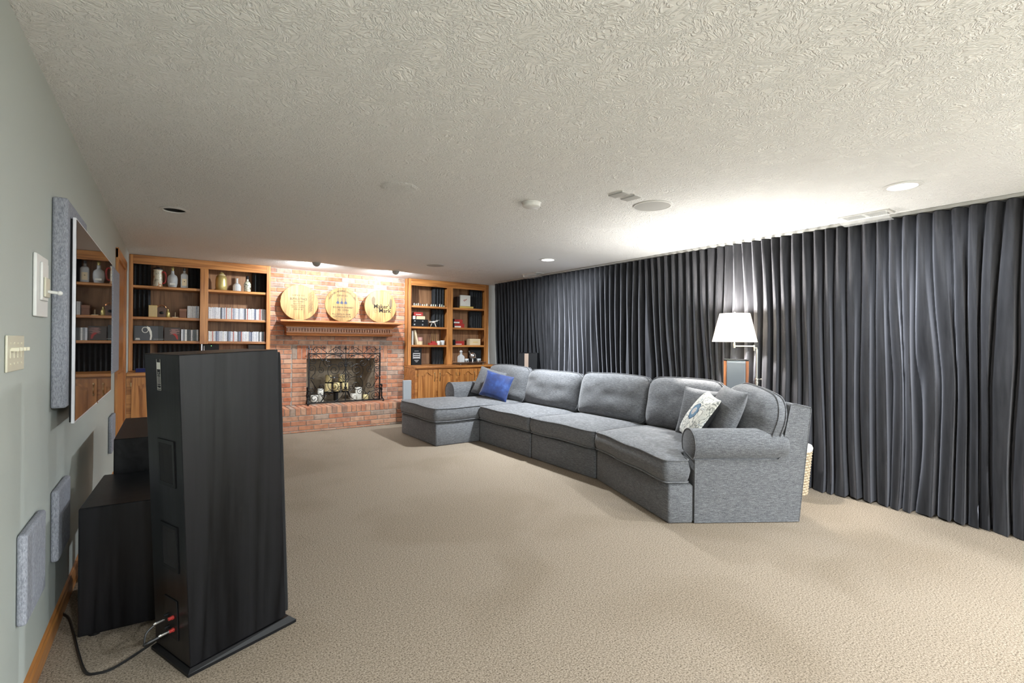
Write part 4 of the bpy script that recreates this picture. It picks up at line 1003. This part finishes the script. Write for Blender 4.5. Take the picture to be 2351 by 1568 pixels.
for path, spi in SCR:
    pts = list(path)
    if spi: pts += sp(*spi)
    for mir in (1, -1):
        P = [S(1020+(p[0]-1020)*mir, p[1], -.002) for p in pts]
        MB().tube(crom(P, 3), .0048, 5).build('scroll', IRON, scr, smooth=True)
def leafcup(px, py, s=1):
    mb = MB(); c = S(px, py, -.012)
    for k in range(7):
        a = math.pi*(k/6); d = Vector((math.cos(a), -.4, -.25+.35*math.sin(a)))
        mb.rings([[c+Vector((math.cos(a)*.008-.004*math.sin(a), 0, .004)), c+Vector((math.cos(a)*.030*s, -.016, .020*math.sin(a)-.006)), c+Vector((math.cos(a)*.045*s, -.012, .006+.010*math.sin(a))), c+Vector((math.cos(a)*.030*s+.005, -.006, .012))]
                 , [c+Vector((math.cos(a)*.008, .004, .0)), c+Vector((math.cos(a)*.030*s, -.010, .016*math.sin(a)-.012)), c+Vector((math.cos(a)*.045*s, -.006, .0)), c+Vector((math.cos(a)*.030*s+.005, .002, .006))]])
    mb.build('leaf_ornament', PEWT, scr, smooth=True)
for px, py in ((275, 860), (720, 855), (1320, 855), (1765, 860), (545, 460), (1495, 460), (870, 365), (1170, 365), (540, 1250), (1500, 1250)): leafcup(px, py, .8)
md_ = MB(); c = S(1020, 845); md_.tube([c+Vector((.050*math.cos(a*math.pi/12), -.004, .050*math.sin(a*math.pi/12))) for a in range(24)], .005, 6, True)
for k in range(5):
    a = k*2*math.pi/5; cc = c+Vector((.023*math.cos(a), -.004, .023*math.sin(a))); md_.tube([cc+Vector((.017*math.cos(q*math.pi/6), 0, .017*math.sin(q*math.pi/6))) for q in range(12)], .003, 5, True)
md_.build('medallion', IRON, scr, smooth=True)
for py in (600, 1090): q = S(1020, py); MB().box(q.x-.022, q.x+.022, -.010, .010, q.z-.012, q.z+.012).build('collar', IRON, scr, bevel=.004)
for px in (-SX, 0, SX):
    f = MB(); z = SZ1+b
    f.lathe([(.006, 0), (.010, .012), (.004, .022), (.012, .032), (.005, .040), (.006, .050), (.014, .072), (.008, .098), (.001, .118)], 10, None, (px, 0, z))
    for s_ in (-1, 1): f.tube(crom([(px, 0, z+.045), (px+s_*.018, 0, z+.062), (px+s_*.034, 0, z+.058), (px+s_*.038, 0, z+.046)], 4), .005, 5)
    f.build('finial', PEWT if px else IRON, scr, smooth=True)
for s_ in (-1, 1):
    f = MB(); x = s_*(SX+.012)
    f.tube(crom([(x, -.004, .255), (x+s_*.014, -.03, .235), (x+s_*.006, -.012, .19), (x+s_*.016, -.02, .13), (x+s_*.006, -.05, .07), (x+s_*.020, -.085, .020), (x+s_*.012, -.105, .010), (x, -.095, .022)], 5), .011, 7)
    for z in (.24, .18, .12, .06):
        f.sphere((x+s_*.012, -.03, z), .019, 8, 6, (.7, .8, 1.3)); f.sphere((x-s_*.004, -.05, z-.03), .014, 8, 6, (.8, .7, 1.2))
    f.tube(crom([(x, .01, .12), (x, .04, .06), (x, .062, .012), (x, .055, .009)], 4), .009, 6)
    f.build('foot', IRON, scr, smooth=True)

# ================================================================== candles in the firebox
def candle(x, y, z, r, h, mat, label):
    t = thing('pillar_candle', label, 'candle', (x, y, z), 0, 'pillar candles in the fireplace')
    MB().lathe([(r-.003, 0), (r, .003), (r, h-.006), (r-.005, h), (r-.012, h-.002), (.002, h-.008)], 20).build('wax', mat, t, smooth=50)
    MB().tube([(0, 0, h-.009), (.001, 0, h+.012)], .0018, 5).build('wick', BLACK, t)
cst = thing('candelabra', 'black iron fireplace candelabra holding cream candles', 'candelabra', (2.56, 7.86, ZH))
f = MB(); f.tube([(-.19, 0, .14), (.19, 0, .14)], .008, 6); f.tube([(-.15, .09, .28), (.15, .09, .28)], .008, 6); f.box(-.02, .02, -.02, .10, .004, .135); f.tube([(0, .09, .03), (0, .09, .28)], .008, 6)
for s_ in (-1, 1): f.tube(crom([(s_*.18, .0, .14), (s_*.20, -.02, .06), (s_*.24, -.03, .008)], 5), .008, 6)
f.build('frame', IRON, cst)
PL = [(-.13, 0, .148), (0, 0, .148), (.13, 0, .148), (-.10, .09, .288), (.10, .09, .288)]
for x, y, z in PL: MB().lathe([(.05, z), (.055, z+.004), (.055, z+.006), (.002, z+.006)], 18, None, (x, y, 0)).build('candle_plate', IRON, cst)
cl = ['left cream', 'middle cream', 'right cream', 'left rear cream', 'right rear cream']
for (x, y, z), nm, hh in zip(PL, cl, (.125, .135, .13, .11, .12)):
    candle(2.56+x, 7.86+y, ZH+z+.007, .048, hh, WAXC, nm+' pillar candle on the iron candelabra in the fireplace')
for x, y, r, h, m_, lbl in ((2.215, 7.80, .052, .115, WAXW, 'white pillar candle at the far left of the firebox floor'), (2.33, 7.90, .045, .20, WAXW, 'taller white candle behind the left white candle in the firebox'),
                            (2.80, 7.80, .045, .11, WAXW, 'short white candle right of the candelabra in the firebox'), (2.90, 7.86, .055, .20, WAXW, 'tall white pillar candle right of the candelabra in the firebox'),
                            (3.00, 7.80, .04, .085, WAXC, 'small cream candle at the far right of the firebox floor')):
    candle(x, y, ZH+.001, r, h, m_, lbl)

# ================================================================== things on the shelves
YI = 7.615                                  # usual distance of the fronts of shelf things
def span(px0, px1, py=720, Y=YI): return at(px0, py, Y=Y).x, at(px1, py, Y=Y).x
def ztop(px, py, Y=YI): return at(px, py, Y=Y).z
def carton(name, mat, px0, px1, pyt, z, depth, label, cat='box', Y=YI, group=None, h=None, lid=None, rz=0):
    x0, x1 = span(px0, px1, pyt, Y); h = h or ztop((px0+px1)/2, pyt, Y)-z
    t = thing(name, label, cat, ((x0+x1)/2, Y, z+.0005), rz, group); W = x1-x0
    box('body', mat, -W/2, W/2, 0, depth, 0, h*(.70 if lid else 1), t, bevel=.0015)
    if lid: box('lid', lid, -W/2-.002, W/2+.002, -.002, depth+.002, h*.70, h, t, bevel=.0015)
    return t, W, h
def foam_panel(px0, px1, zb, zt, label, Y0=7.70):
    x0, x1 = span(px0, px1, 720, Y0); lo, hi = [b for b in ((.026, .760), (.793, 1.534), (3.624, 4.350), (4.382, 5.122)) if b[0]-.06 < (x0+x1)/2 < b[1]+.06][0]; x0 = max(x0, lo); x1 = min(x1, hi); n = max(3, int((x1-x0)/.045)); pts = []
    for k in range(n*2+1): pts.append((x0+(x1-x0)*k/(2*n), Y0+(.045 if k % 2 == 0 else 0)))
    poly = pts+[(x1, Y0+.10), (x0, Y0+.10)]
    o = MB().prism(poly, zb+.001, zt-.004).build('foam_panel', FOAM); tag(o, label, 'foam panel', 'charcoal ridged foam panels in the bookcases')
zb_ = .890
foam_panel(303, 345, LS[0], 2.29, 'ridged charcoal foam panel on the left bookcase top shelf, beside the stein')
foam_panel(432, 462, LS[0], 2.29, 'ridged charcoal foam panel on the left bookcase top shelf, right of the bottles')
foam_panel(303, 345, LS[1], LS[0]-.036, 'ridged charcoal foam panel on the left bookcase second shelf, behind the yellow box')
foam_panel(303, 345, zb_, LS[2]-.036, 'ridged charcoal foam panel on the left counter, in the corner')
foam_panel(362, 458, zb_, LS[2]-.036, 'wide charcoal foam panel on the left counter behind the tower speaker')
foam_panel(580, 612, LS[0], 2.29, 'ridged charcoal foam panel on the left bookcase top shelf, nearest the brick')
foam_panel(996, 1030, RS[0], 2.29, 'ridged foam panel on the right bookcase top shelf beside the trinkets')
foam_panel(995, 1030, RS[1], RS[0]-.036, 'ridged foam panel on the right bookcase shelf beside the model drone')
foam_panel(996, 1030, zb_, RS[2]-.036, 'ridged foam panel on the right counter beside the black plaque')
foam_panel(1083, 1116, RS[0], 2.29, 'ridged foam panel on the right bookcase top shelf beside the white picture box')
foam_panel(1082, 1116, RS[1], RS[0]-.036, 'ridged foam panel on the right bookcase second shelf near the curtain')
foam_panel(1083, 1116, zb_, RS[2]-.036, 'ridged foam panel on the right counter behind the tray')
# --- left bookcase, top shelf
def jar(name, prof, mat, px, z, label, cat, Y=YI+.05, n=20, smooth=50):
    x = at(px, 660, Y=Y).x; t = thing(name, label, cat, (x, Y, z+.0005)); MB().lathe(prof, n).build('body', mat, t, smooth=smooth); return t
STEIN = noisy('painted_stein', [(.30, (.02, .025, .03)), (.42, (.55, .50, .38)), (.52, (.70, .66, .52)), (.60, (.40, .16, .05)), (.70, (.45, .40, .20))], 16, rough=.3)
t = jar('beer_stein', [(.052, 0), (.056, .012), (.050, .025), (.048, .10), (.046, .19), (.050, .215), (.044, .215), (.042, .10), (.002, .02)], STEIN, 362, LS[0], 'painted ceramic stein with red handle on the left bookcase top shelf', 'stein')
MB().tube(crom([(.046, -.01, .19), (.074, -.015, .185), (.086, -.018, .125), (.076, -.015, .06), (.048, -.01, .045)], 6), .009, 8).build('handle', RED, t, smooth=True)
MB().lathe([(.05, .216), (.048, .228), (.02, .245), (.002, .255)], 18).build('lid', PEWT, t, smooth=True)
t = jar('decanter', [(.040, 0), (.046, .01), (.056, .06), (.057, .115), (.048, .150), (.020, .172), (.016, .21), (.020, .215), (.002, .215)], GLASS, 396, LS[0], 'wide clear glass decanter in the middle of the left bookcase top shelf', 'decanter')
MB().lathe([(.014, .216), (.012, .235), (.019, .25), (.012, .268), (.002, .27)], 14).build('stopper', GOLD, t, smooth=True)
box('label_band', CARDW, -.030, .030, -.064, -.060, .03, .055, t)
t = thing('bottle', 'square clear bottle with pale label on the left bookcase top shelf', 'bottle', (at(423, 660, Y=YI+.05).x, YI+.05, LS[0]+.0005))
MB().rings([[(sx*w_, sy*w_, z) for sx, sy in ((-1, -1), (1, -1), (1, 1), (-1, 1))] for w_, z in ((.036, 0), (.040, .008), (.040, .165), (.030, .185), (.013, .195), (.013, .225))]).build('body', GLASS, t, bevel=.004)
box('paper_label', CREAM, -.026, .026, -.0412, -.0405, .03, .12, t); MB().lathe([(.015, .226), (.015, .258), (.002, .259)], 14).build('stopper', PEWT, t)
MB().sphere((0, -.042, .085), .006, 8, 6, (1, .3, 1)).build('seal', BLACK, t)
t = jar('lidded_jar', [(.055, 0), (.066, .01), (.070, .06), (.068, .15), (.058, .19), (.040, .205), (.036, .215), (.002, .215)], GOLD, 508, LS[0], 'gold glazed round jar with corded neck on the left bookcase top shelf', 'jar')
MB().tube([(.042*math.cos(a*math.pi/8), .042*math.sin(a*math.pi/8), .208) for a in range(16)], .006, 6, True).build('cord', CREAM, t, smooth=True)
MB().lathe([(.036, .216), (.030, .235), (.010, .245), (.002, .252)], 16).build('lid', GOLD, t, smooth=True)
t = jar('decanter', [(.045, 0), (.050, .01), (.050, .07), (.040, .095), (.014, .115), (.013, .17), (.018, .178), (.002, .178)], GLASS, 544, LS[0], 'low round glass decanter beside the gold jar', 'decanter', n=12, smooth=20)
SKUL = noisy('skull_print', [(.40, (.015, .015, .02)), (.48, (.55, .55, .42)), (.60, (.65, .62, .5)), (.66, (.05, .04, .05))], 30, rough=.2)
t = jar('bottle', [(.036, 0), (.041, .008), (.042, .06), (.046, .10), (.034, .135), (.014, .150), (.013, .175), (.002, .175)], SKUL, 568, LS[0], 'small dark patterned bottle on the left bookcase top shelf, nearest the brick', 'bottle')
MB().lathe([(.015, .176), (.015, .215), (.012, .222), (.002, .222)], 14).build('cap', BLACK, t, smooth=True)
# --- second shelf
t, W, h = carton('gift_box', YELL, 341, 361, 701, LS[1], .10, 'ribbed yellow box on the left bookcase second shelf', 'box')
for k in range(7): box('rib', CREAM, -W/2+.004+k*W/7, -W/2+.010+k*W/7, -.003, -.0005, .006, h-.006, t)
t, W, h = carton('trinket_chest', plain('dark_leather', (.09, .045, .03), .5), 361, 381, 706, LS[1], .09, 'dark brown chest with copper arch handle on the left bookcase second shelf', 'chest')
MB().tube(crom([(-W/2, .03, h), (-W*.35, .03, h+.022), (0, .03, h+.032), (W*.35, .03, h+.022), (W/2, .03, h)], 5), .005, 6).build('handle', plain('copper', (.50, .20, .08), .3, .8), t, smooth=True)
MB().sphere((0, -.002, h*.45), .022, 12, 8, (1, .25, .8)).build('clasp', BLACK, t, smooth=True)
jar('bottle', [(.020, 0), (.024, .008), (.024, .055), (.015, .075), (.008, .085), (.008, .105), (.002, .106)], GOLD, 386, LS[1], 'small gold bottle beside the brown chest on the left bookcase', 'bottle', Y=YI+.03)
t = thing('desk_stand', 'tiny pale wooden stand with a post on the left bookcase second shelf', 'stand', (at(402.5, 720, Y=YI).x, YI+.03, LS[1]+.0005))
box('base', CREAM, -.032, .032, -.02, .02, 0, .010, t); box('post', CREAM, -.004, .004, -.004, .004, .010, .07, t)
carton('wooden_box', plain('brown_wood_box', (.16, .065, .035), .5), 412, 428, 709, LS[1], .10, 'small brown wooden box left of the disc cases on the second shelf', 'box', lid=plain('brown_wood_lid', (.20, .085, .045), .45))
def row(px0, px1, z, hh, w_, label, group, Y=YI, jitter=.003, depth=.125, name='disc_case', mats=None):
    x0, x1 = span(px0, px1, 720, Y); n = int((x1-x0)/w_); me = {}
    for k in range(n):
        h = hh+random.choice((0, 0, 0, -.004, .003)); key = round(h, 4)
        mt_ = random.choice(mats) if mats else SPINE
        kk = (key, mt_.name)
        if kk not in me:
            m2 = MB(); e = .0012; a = w_/2-.0012
            m2.rings([[(-a+i_, -i_*0, z_), (a-i_, 0, z_), (a-i_, depth, z_), (-a+i_, depth, z_)] for i_, z_ in ((e, 0), (0, e), (0, h-e), (e, h))])
            me[kk] = m2.mesh(name, mt_)
        o = bpy.data.objects.new(name, me[kk]); C.objects.link(o); o.location = (x0+w_*(k+.5), Y+random.uniform(0, jitter), z+.0005)
        tag(o, label, 'disc case', group)
row(430, 459, LS[1], .158, .0185, 'upright disc case in the short row on the left bookcase second shelf', 'disc cases on the left second shelf')
row(478.5, 611, LS[1], .152, .0125, 'slim disc case in the packed upper row of the left bookcase', 'disc cases in the packed upper row')
row(479, 609, LS[2], .135, .0135, 'slim disc case in the packed lower row of the left bookcase', 'disc cases in the packed lower row')
# --- third shelf
t, W, h = carton('game_box', plain('black_card', (.010, .010, .012), .35), 306.5, 375, 748, LS[2], .06, 'large black game box with white ring picture on the left bookcase third shelf', 'box')
box('picture', plain('slate_print', (.055, .058, .068), .4), -W/2+.012, W*.32, -.0012, -.0002, .004, h-.004, t)
r = MB(); MY = Matrix.Translation((0, -.0016, 0)) @ MXZ
ringp = []
for k in range(25):
    a = math.radians(k*15); ringp.append((-.035+.030*math.cos(a), h*.72+.034*math.sin(a)))
r.tube([(x, -.002, z) for x, z in ringp[:-1]], .0045, 5, True)
r.prism([(-.02, h*.98), (.012, h*.90), (.032, h*.62), (.036, h*.30), (.028, .01), (.012, .012), (.018, h*.34), (.008, h*.60), (-.012, h*.86)], 0, .0008, MY)
r.build('white_ring_print', CARDW, t, smooth=True)
pr_ = MB()
for k in range(3): pr_.box(-W/2+.018+k*.002, -W/2+.066-k*.002, -.002, -.0013, .012+k*.008, .017+k*.008)
pr_.build('logo_print', CARDW, t); pr_ = MB()
for k in range(7): pr_.box(.055+k*.016, .061+k*.016, -.002, -.0013, .018, .024)
pr_.build('title_print', CARDW, t)
t, W, h = carton('game_box', plain('dark_brown_card', (.035, .022, .018), .4), 377, 414, 752, LS[2], .06, 'dark game box with red and white picture on the left bookcase third shelf', 'box')
pm = MB(); 
for k in range(9): pm.box(-W*.12+random.uniform(-.01, .02), W*.30+random.uniform(-.02, .03), -.0014, -.0004, h*(.50+.05*k*.9), h*(.50+.05*k*.9)+.004)
pm.build('picture_print', plain('pink_print', (.42, .22, .20), .5), t)
MB().prism([(0, h*.52), (.03, h*.36), (.05, h*.10), (.062, h*.12), (.058, h*.40), (.03, h*.56)], 0, .001, MY).build('red_swoosh', RED, t)
row(416, 457, LS[2], .150, .021, 'thick dark disc case in the short row beside the game boxes', 'disc cases beside the game boxes', mats=[SPINE, plain('grey_case', (.20, .21, .23), .3), plain('dark_case', (.03, .03, .035), .3)])
# --- left counter
t, W, h = carton('stereo_unit', BLACK, 467, 503, 792, zb_, .16, 'black electronic unit with green light on the counter under the disc cases', 'electronics', h=.33)
MB().sphere((0, -.001, h-.02), .004, 8, 6).build('indicator_light', plain('green_led', (.1, .5, .1), .4, emit=(.3, 1, .3), es=1.5), t); box('trim_strip', SILV, -W/2+.004, -W/2+.010, -.003, -.0005, 0.02, h-.02, t)
carton('stereo_unit', plain('brown_black_box', (.05, .04, .038), .5), 570, 612, 797, zb_, .16, 'dark brown flat-topped box on the counter nearest the brick', 'box', h=.325)
carton('folded_cloth', plain('navy_cloth', (.01, .015, .09), .9), 311, 350, 842, zb_, .18, 'folded dark blue cloth on the corner counter', 'cloth', Y=7.28, h=.04)
# --- right bookcase, top shelf: trinkets, picture box
TRM = [CARDW, plain('pale_green', (.45, .52, .42), .4), plain('bone', (.62, .58, .46), .5), PEWT]
for k in range(15):
    px = 951+k*4.9; hh = .030+.022*hash2(k, 3); rr = .011+.005*hash2(k, 7); x = at(px, 700, Y=YI).x
    o = MB().lathe([(rr*.8, 0), (rr, hh*.15), (rr*.55, hh*.4), (rr*.8, hh*.65), (rr*.5, hh*.9), (.002, hh)], 10).build('figurine', TRM[k % 4], None, smooth=50); o.location = (x, YI+.01*hash2(k), RS[0]+.0005)
    tag(o, 'tiny pale figurine in the line of trinkets on the right bookcase top shelf', 'figurine', 'line of small trinkets')
t, W, h = carton('flat_box', YELL, 1056, 1087, 703.5, RS[0], .12, 'flat yellow box under the white picture box on the right bookcase', 'box')
t, W, h = carton('picture_box', CARDW, 1056.5, 1080, 678, RS[0]+.0385, .05, 'white square box with red emblem on the right bookcase top shelf', 'box', Y=YI+.02)
em = MB(); em.tube([(-.012+.016*math.cos(a*math.pi/8), -.001, h*.52+.013*math.sin(a*math.pi/8)) for a in range(13)], .004, 5); em.prism([(.0, h*.5), (.035, h*.66), (.037, h*.70), (.0, h*.58)], 0, .0008, MY); em.build('red_emblem', RED, t)
carton('book', plain('dark_cover', (.03, .015, .012), .4), 1050, 1055, 681, RS[0], .12, 'dark upright book left of the white picture box', 'book', Y=YI+.03)
# second shelf
t, W, h = carton('cigar_box', BLACK, 946, 983, 744, RS[1], .16, 'lower black box with silver clasps on the right bookcase second shelf', 'box', h=.062)
for x in (-W*.35, W*.15): box('clasp', CHROME, x-.012, x+.012, -.003, -.0005, .022, .046, t)
t, W, h = carton('cigar_box', BLACK, 947, 983, 737, RS[1]+.063, .15, 'upper black box with silver clasps stacked on the right bookcase', 'box', h=.058)
for x in (-W*.35, W*.15): box('clasp', CHROME, x-.010, x+.010, -.003, -.0005, .020, .040, t)
carton('card_box', CARDW, 948, 954, 727, RS[1]+.122, .06, 'narrow white card box on the stacked black boxes', 'box', h=.055)
carton('card_box', CREAM, 957, 976, 728, RS[1]+.122, .08, 'cream card box on the stacked black boxes', 'box', h=.055)
t, W, h = carton('card_box', RED, 951, 971, 720, RS[1]+.178, .08, 'red box topmost of the stack on the right bookcase', 'box', h=.062)
box('white_print', CARDW, -W*.3, W*.3, -.0012, -.0004, .020, .030, t)
dx = at(998, 745, Y=YI).x
t = thing('model_drone', 'white model drone on thin legs on the right bookcase second shelf', 'drone', (dx, YI+.04, RS[1]+.0005))
f = MB(); f.sphere((0, 0, .085), .022, 10, 8, (1.6, 1, .8)); f.tube([(-.09, 0, .080), (.07, -.01, .105)], .008, 6); f.tube([(.015, 0, .08), (.035, -.02, .0065)], .006, 6); f.tube([(-.02, .02, .08), (-.045, .03, .0065)], .006, 6); f.build('body', CARDW, t, smooth=True)
for x, z in ((-.085, .092), (.072, .118)): MB().box(x-.035, x+.035, -.006, .006, z, z+.003).build('rotor_blade', CARDW, t)
# third shelf
for px0, px1, rz_, m_, lbl in ((946, 949.5, 0, CARDW, 'thin pale book upright at the left end of the right bookcase third shelf'), (951.5, 955.5, .24, CREAM, 'leaning cream book on the right bookcase third shelf')):
    x0, x1 = span(px0, px1); hgt = .235 if rz_ == 0 else .245
    t = thing('book', lbl, 'book', (x1+(.055 if rz_ else 0), YI, RS[2]+.0005+(.0095 if rz_ else 0)))
    Mr = Matrix.Rotation(-rz_, 4, 'Y'); wd = x1-x0
    box('cover', m_, -wd, 0, 0, .15, 0, hgt, t, M=Mr); box('pages', CARDW, -wd+.003, -.003, .003, .153, .003, hgt-.003, t, M=Mr)
for k, (pyt, m_) in enumerate(((786, CREAM), (777, plain('pink_tin', (.50, .27, .24), .4)))):
    x = at(967, 780, Y=YI).x; o = MB().lathe([(.044, 0), (.046, .003), (.046, .045), (.044, .05), (.048, .052), (.048, .062), (.002, .064)], 24).build('tin', m_, None, smooth=40); o.location = (x, YI+.05, RS[2]+.0005+k*.0655)
    tag(o, ['lower round tin of the pair on the right bookcase third shelf', 'upper pink round tin of the pair on the right bookcase third shelf'][k], 'tin')
t, W, h = carton('pocket_knife_case', RED, 986, 1004, 788, RS[2], .06, 'flat red case on the right bookcase third shelf', 'case', h=.034)
carton('card_box', RED, 992, 1000, 781, RS[2]+.0345, .05, 'small red box on the flat red case', 'box', h=.03)
t = jar('mug', [(.026, 0), (.030, .006), (.031, .07), (.028, .07), (.026, .008), (.002, .008)], CARDW, 1008, RS[2], 'white mug on the right bookcase third shelf', 'mug', Y=YI+.02)
t = jar('tumbler', [(.034, 0), (.040, .08), (.038, .08), (.032, .006), (.002, .006)], GLASS, 1017, RS[2], 'clear tumbler at the right end of the third shelf', 'tumbler', Y=YI+.05)
for k, px in enumerate((996, 1000, 1004)):
    x = at(px, 760, Y=YI+.08).x; o = MB().tube([(x, YI+.10, RS[2]+.002), (x+.010*(k-1), YI+.14, RS[2]+.20)], .0022, 5).build('incense_stick', YELL); tag(o, 'thin stick leaning behind the red box on the third shelf', 'stick', 'thin sticks behind the red box')
# counter: black plaque
t, W, h = carton('award_plaque', BLACK, 945, 968, 796, zb_, .025, 'black upright board with white print on the right counter', 'plaque', h=.285)
pb = MB(); pb.box(-W*.22, W*.22, -.0016, -.0006, h*.80, h*.83)
for k, (a, c) in enumerate(((.64, .70), (.52, .58), (.38, .47))): pb.box(-W*.30, W*.30, -.0016, -.0006, h*a, h*c)
for x in (-W*.36, W*.31): pb.box(x, x+W*.05, -.0016, -.0006, h*.36, h*.70)
for k in range(4): pb.box(-W*(.24-.05*k), W*(.24-.05*k), -.0016, -.0006, h*(.28-.04*k), h*(.28-.04*k)+.004)
pb.build('white_print', plain('silver_print', (.42, .42, .43), .5), t)
# right compartment
carton('card_box', BLACK, 1040.5, 1043.5, 732, RS[1], .05, 'narrow black box at the left end of the right compartment, second shelf', 'box')
for px0, px1, zz, nm in ((1043.5, 1066, RS[1], 'lower'), (1041.5, 1062, RS[1]+.073, 'upper')):
    t, W, h = carton('card_box', RED, px0, px1, 740, zz, .12, nm+' red and white box of the stack near the curtain end', 'box', h=.072)
    box('white_end', CARDW, -W/2+.004, W*.15, -.0015, -.0003, .004, .030, t)
t, W, h = carton('card_box', BLACK, 1040.5, 1045.5, 780, RS[2], .08, 'small black box on the right compartment third shelf', 'box')
t, W, h = carton('card_box', RED, 1046, 1066, 783, RS[2], .09, 'low red box on the right compartment third shelf', 'box')
box('white_print', CARDW, -W*.5, W*.2, -.0015, -.0003, .010, .022, t)
t, W, h = carton('wooden_crate', CREAM, 1079.5, 1103, 778, RS[2], .14, 'pale cream wooden box on the right compartment third shelf', 'box')
text_mb('RIDGE', .026, Matrix.Translation((0, -.0012, h*.45)) @ MXZ); 
box('faint_print', YELL, -W*.22, W*.25, -.0012, -.0003, h*.42, h*.52, t)
# tray with decanter, globe and glasses on the counter
tx0, tx1 = span(1046, 1110, 830, 7.42)
t = thing('serving_tray', 'mirrored black tray with chrome rail on the right counter', 'tray', ((tx0+tx1)/2, 7.42, zb_+.0005)); W = tx1-tx0
box('base', BLACK, -W/2, W/2, -.10, .10, .022, .030, t, bevel=.004)
MB().tube([(-W/2, -.10, .042), (W/2, -.10, .042), (W/2, .10, .042), (-W/2, .10, .042)], .005, 6, True).build('rail', CHROME, t)
for x in (-W*.40, W*.40):
    for y in (-.08, .08): MB().lathe([(.008, 0), (.006, .021)], 10, None, (x, y, 0)).build('foot', CHROME, t)
def on_tray(px): return at(px, 825, Y=7.42).x
zt_ = zb_+.031
t = thing('decanter', 'square crystal decanter with big stopper on the tray', 'decanter', (on_tray(1059), 7.43, zt_))
MB().rings([[(sx*w_, sy*w_, z) for sx, sy in ((-1, -1), (1, -1), (1, 1), (-1, 1))] for w_, z in ((.042, 0), (.046, .006), (.046, .105), (.030, .130), (.016, .140), (.018, .165))]).build('body', GLASS, t, bevel=.004)
MB().sphere((0, 0, .192), .026, 10, 8, (1, 1, 1)).build('stopper', GLASS, t)
for px, lbl in ((1070.5, 'faceted glass between the decanter and the chrome globe'), (1098.5, 'faceted glass at the right end of the tray')):
    t = thing('whiskey_glass', lbl, 'glass', (on_tray(px), 7.41, zt_)); MB().lathe([(.030, 0), (.036, .004), (.038, .07), (.035, .07), (.032, .010), (.002, .008)], 10).build('bowl', GLASS, t)
    MB().rings([[(q_*math.cos(2*math.pi*k/10), q_*math.sin(2*math.pi*k/10), z_) for k in range(10)] for q_, z_ in ((.0385, .012), (.0390, .040), (.0382, .040), (.0375, .012))], closed=True).build('cut_band', CHROME, t)
t = thing('chrome_globe', 'round chrome globe on an angled mount on the tray', 'globe', (on_tray(1085), 7.42, zt_))
MB().sphere((0, 0, .118), .058, 20, 14).build('ball', CHROME, t, smooth=True)
f = MB(); f.lathe([(.045, 0), (.045, .008), (.015, .02), (.012, .062)], 18); f.tube([(-.045, 0, .155), (-.085, -.01, .205)], .009, 8); f.tube([(.045, 0, .095), (.07, -.01, .075)], .008, 8); f.build('mount', CHROME, t, smooth=True)
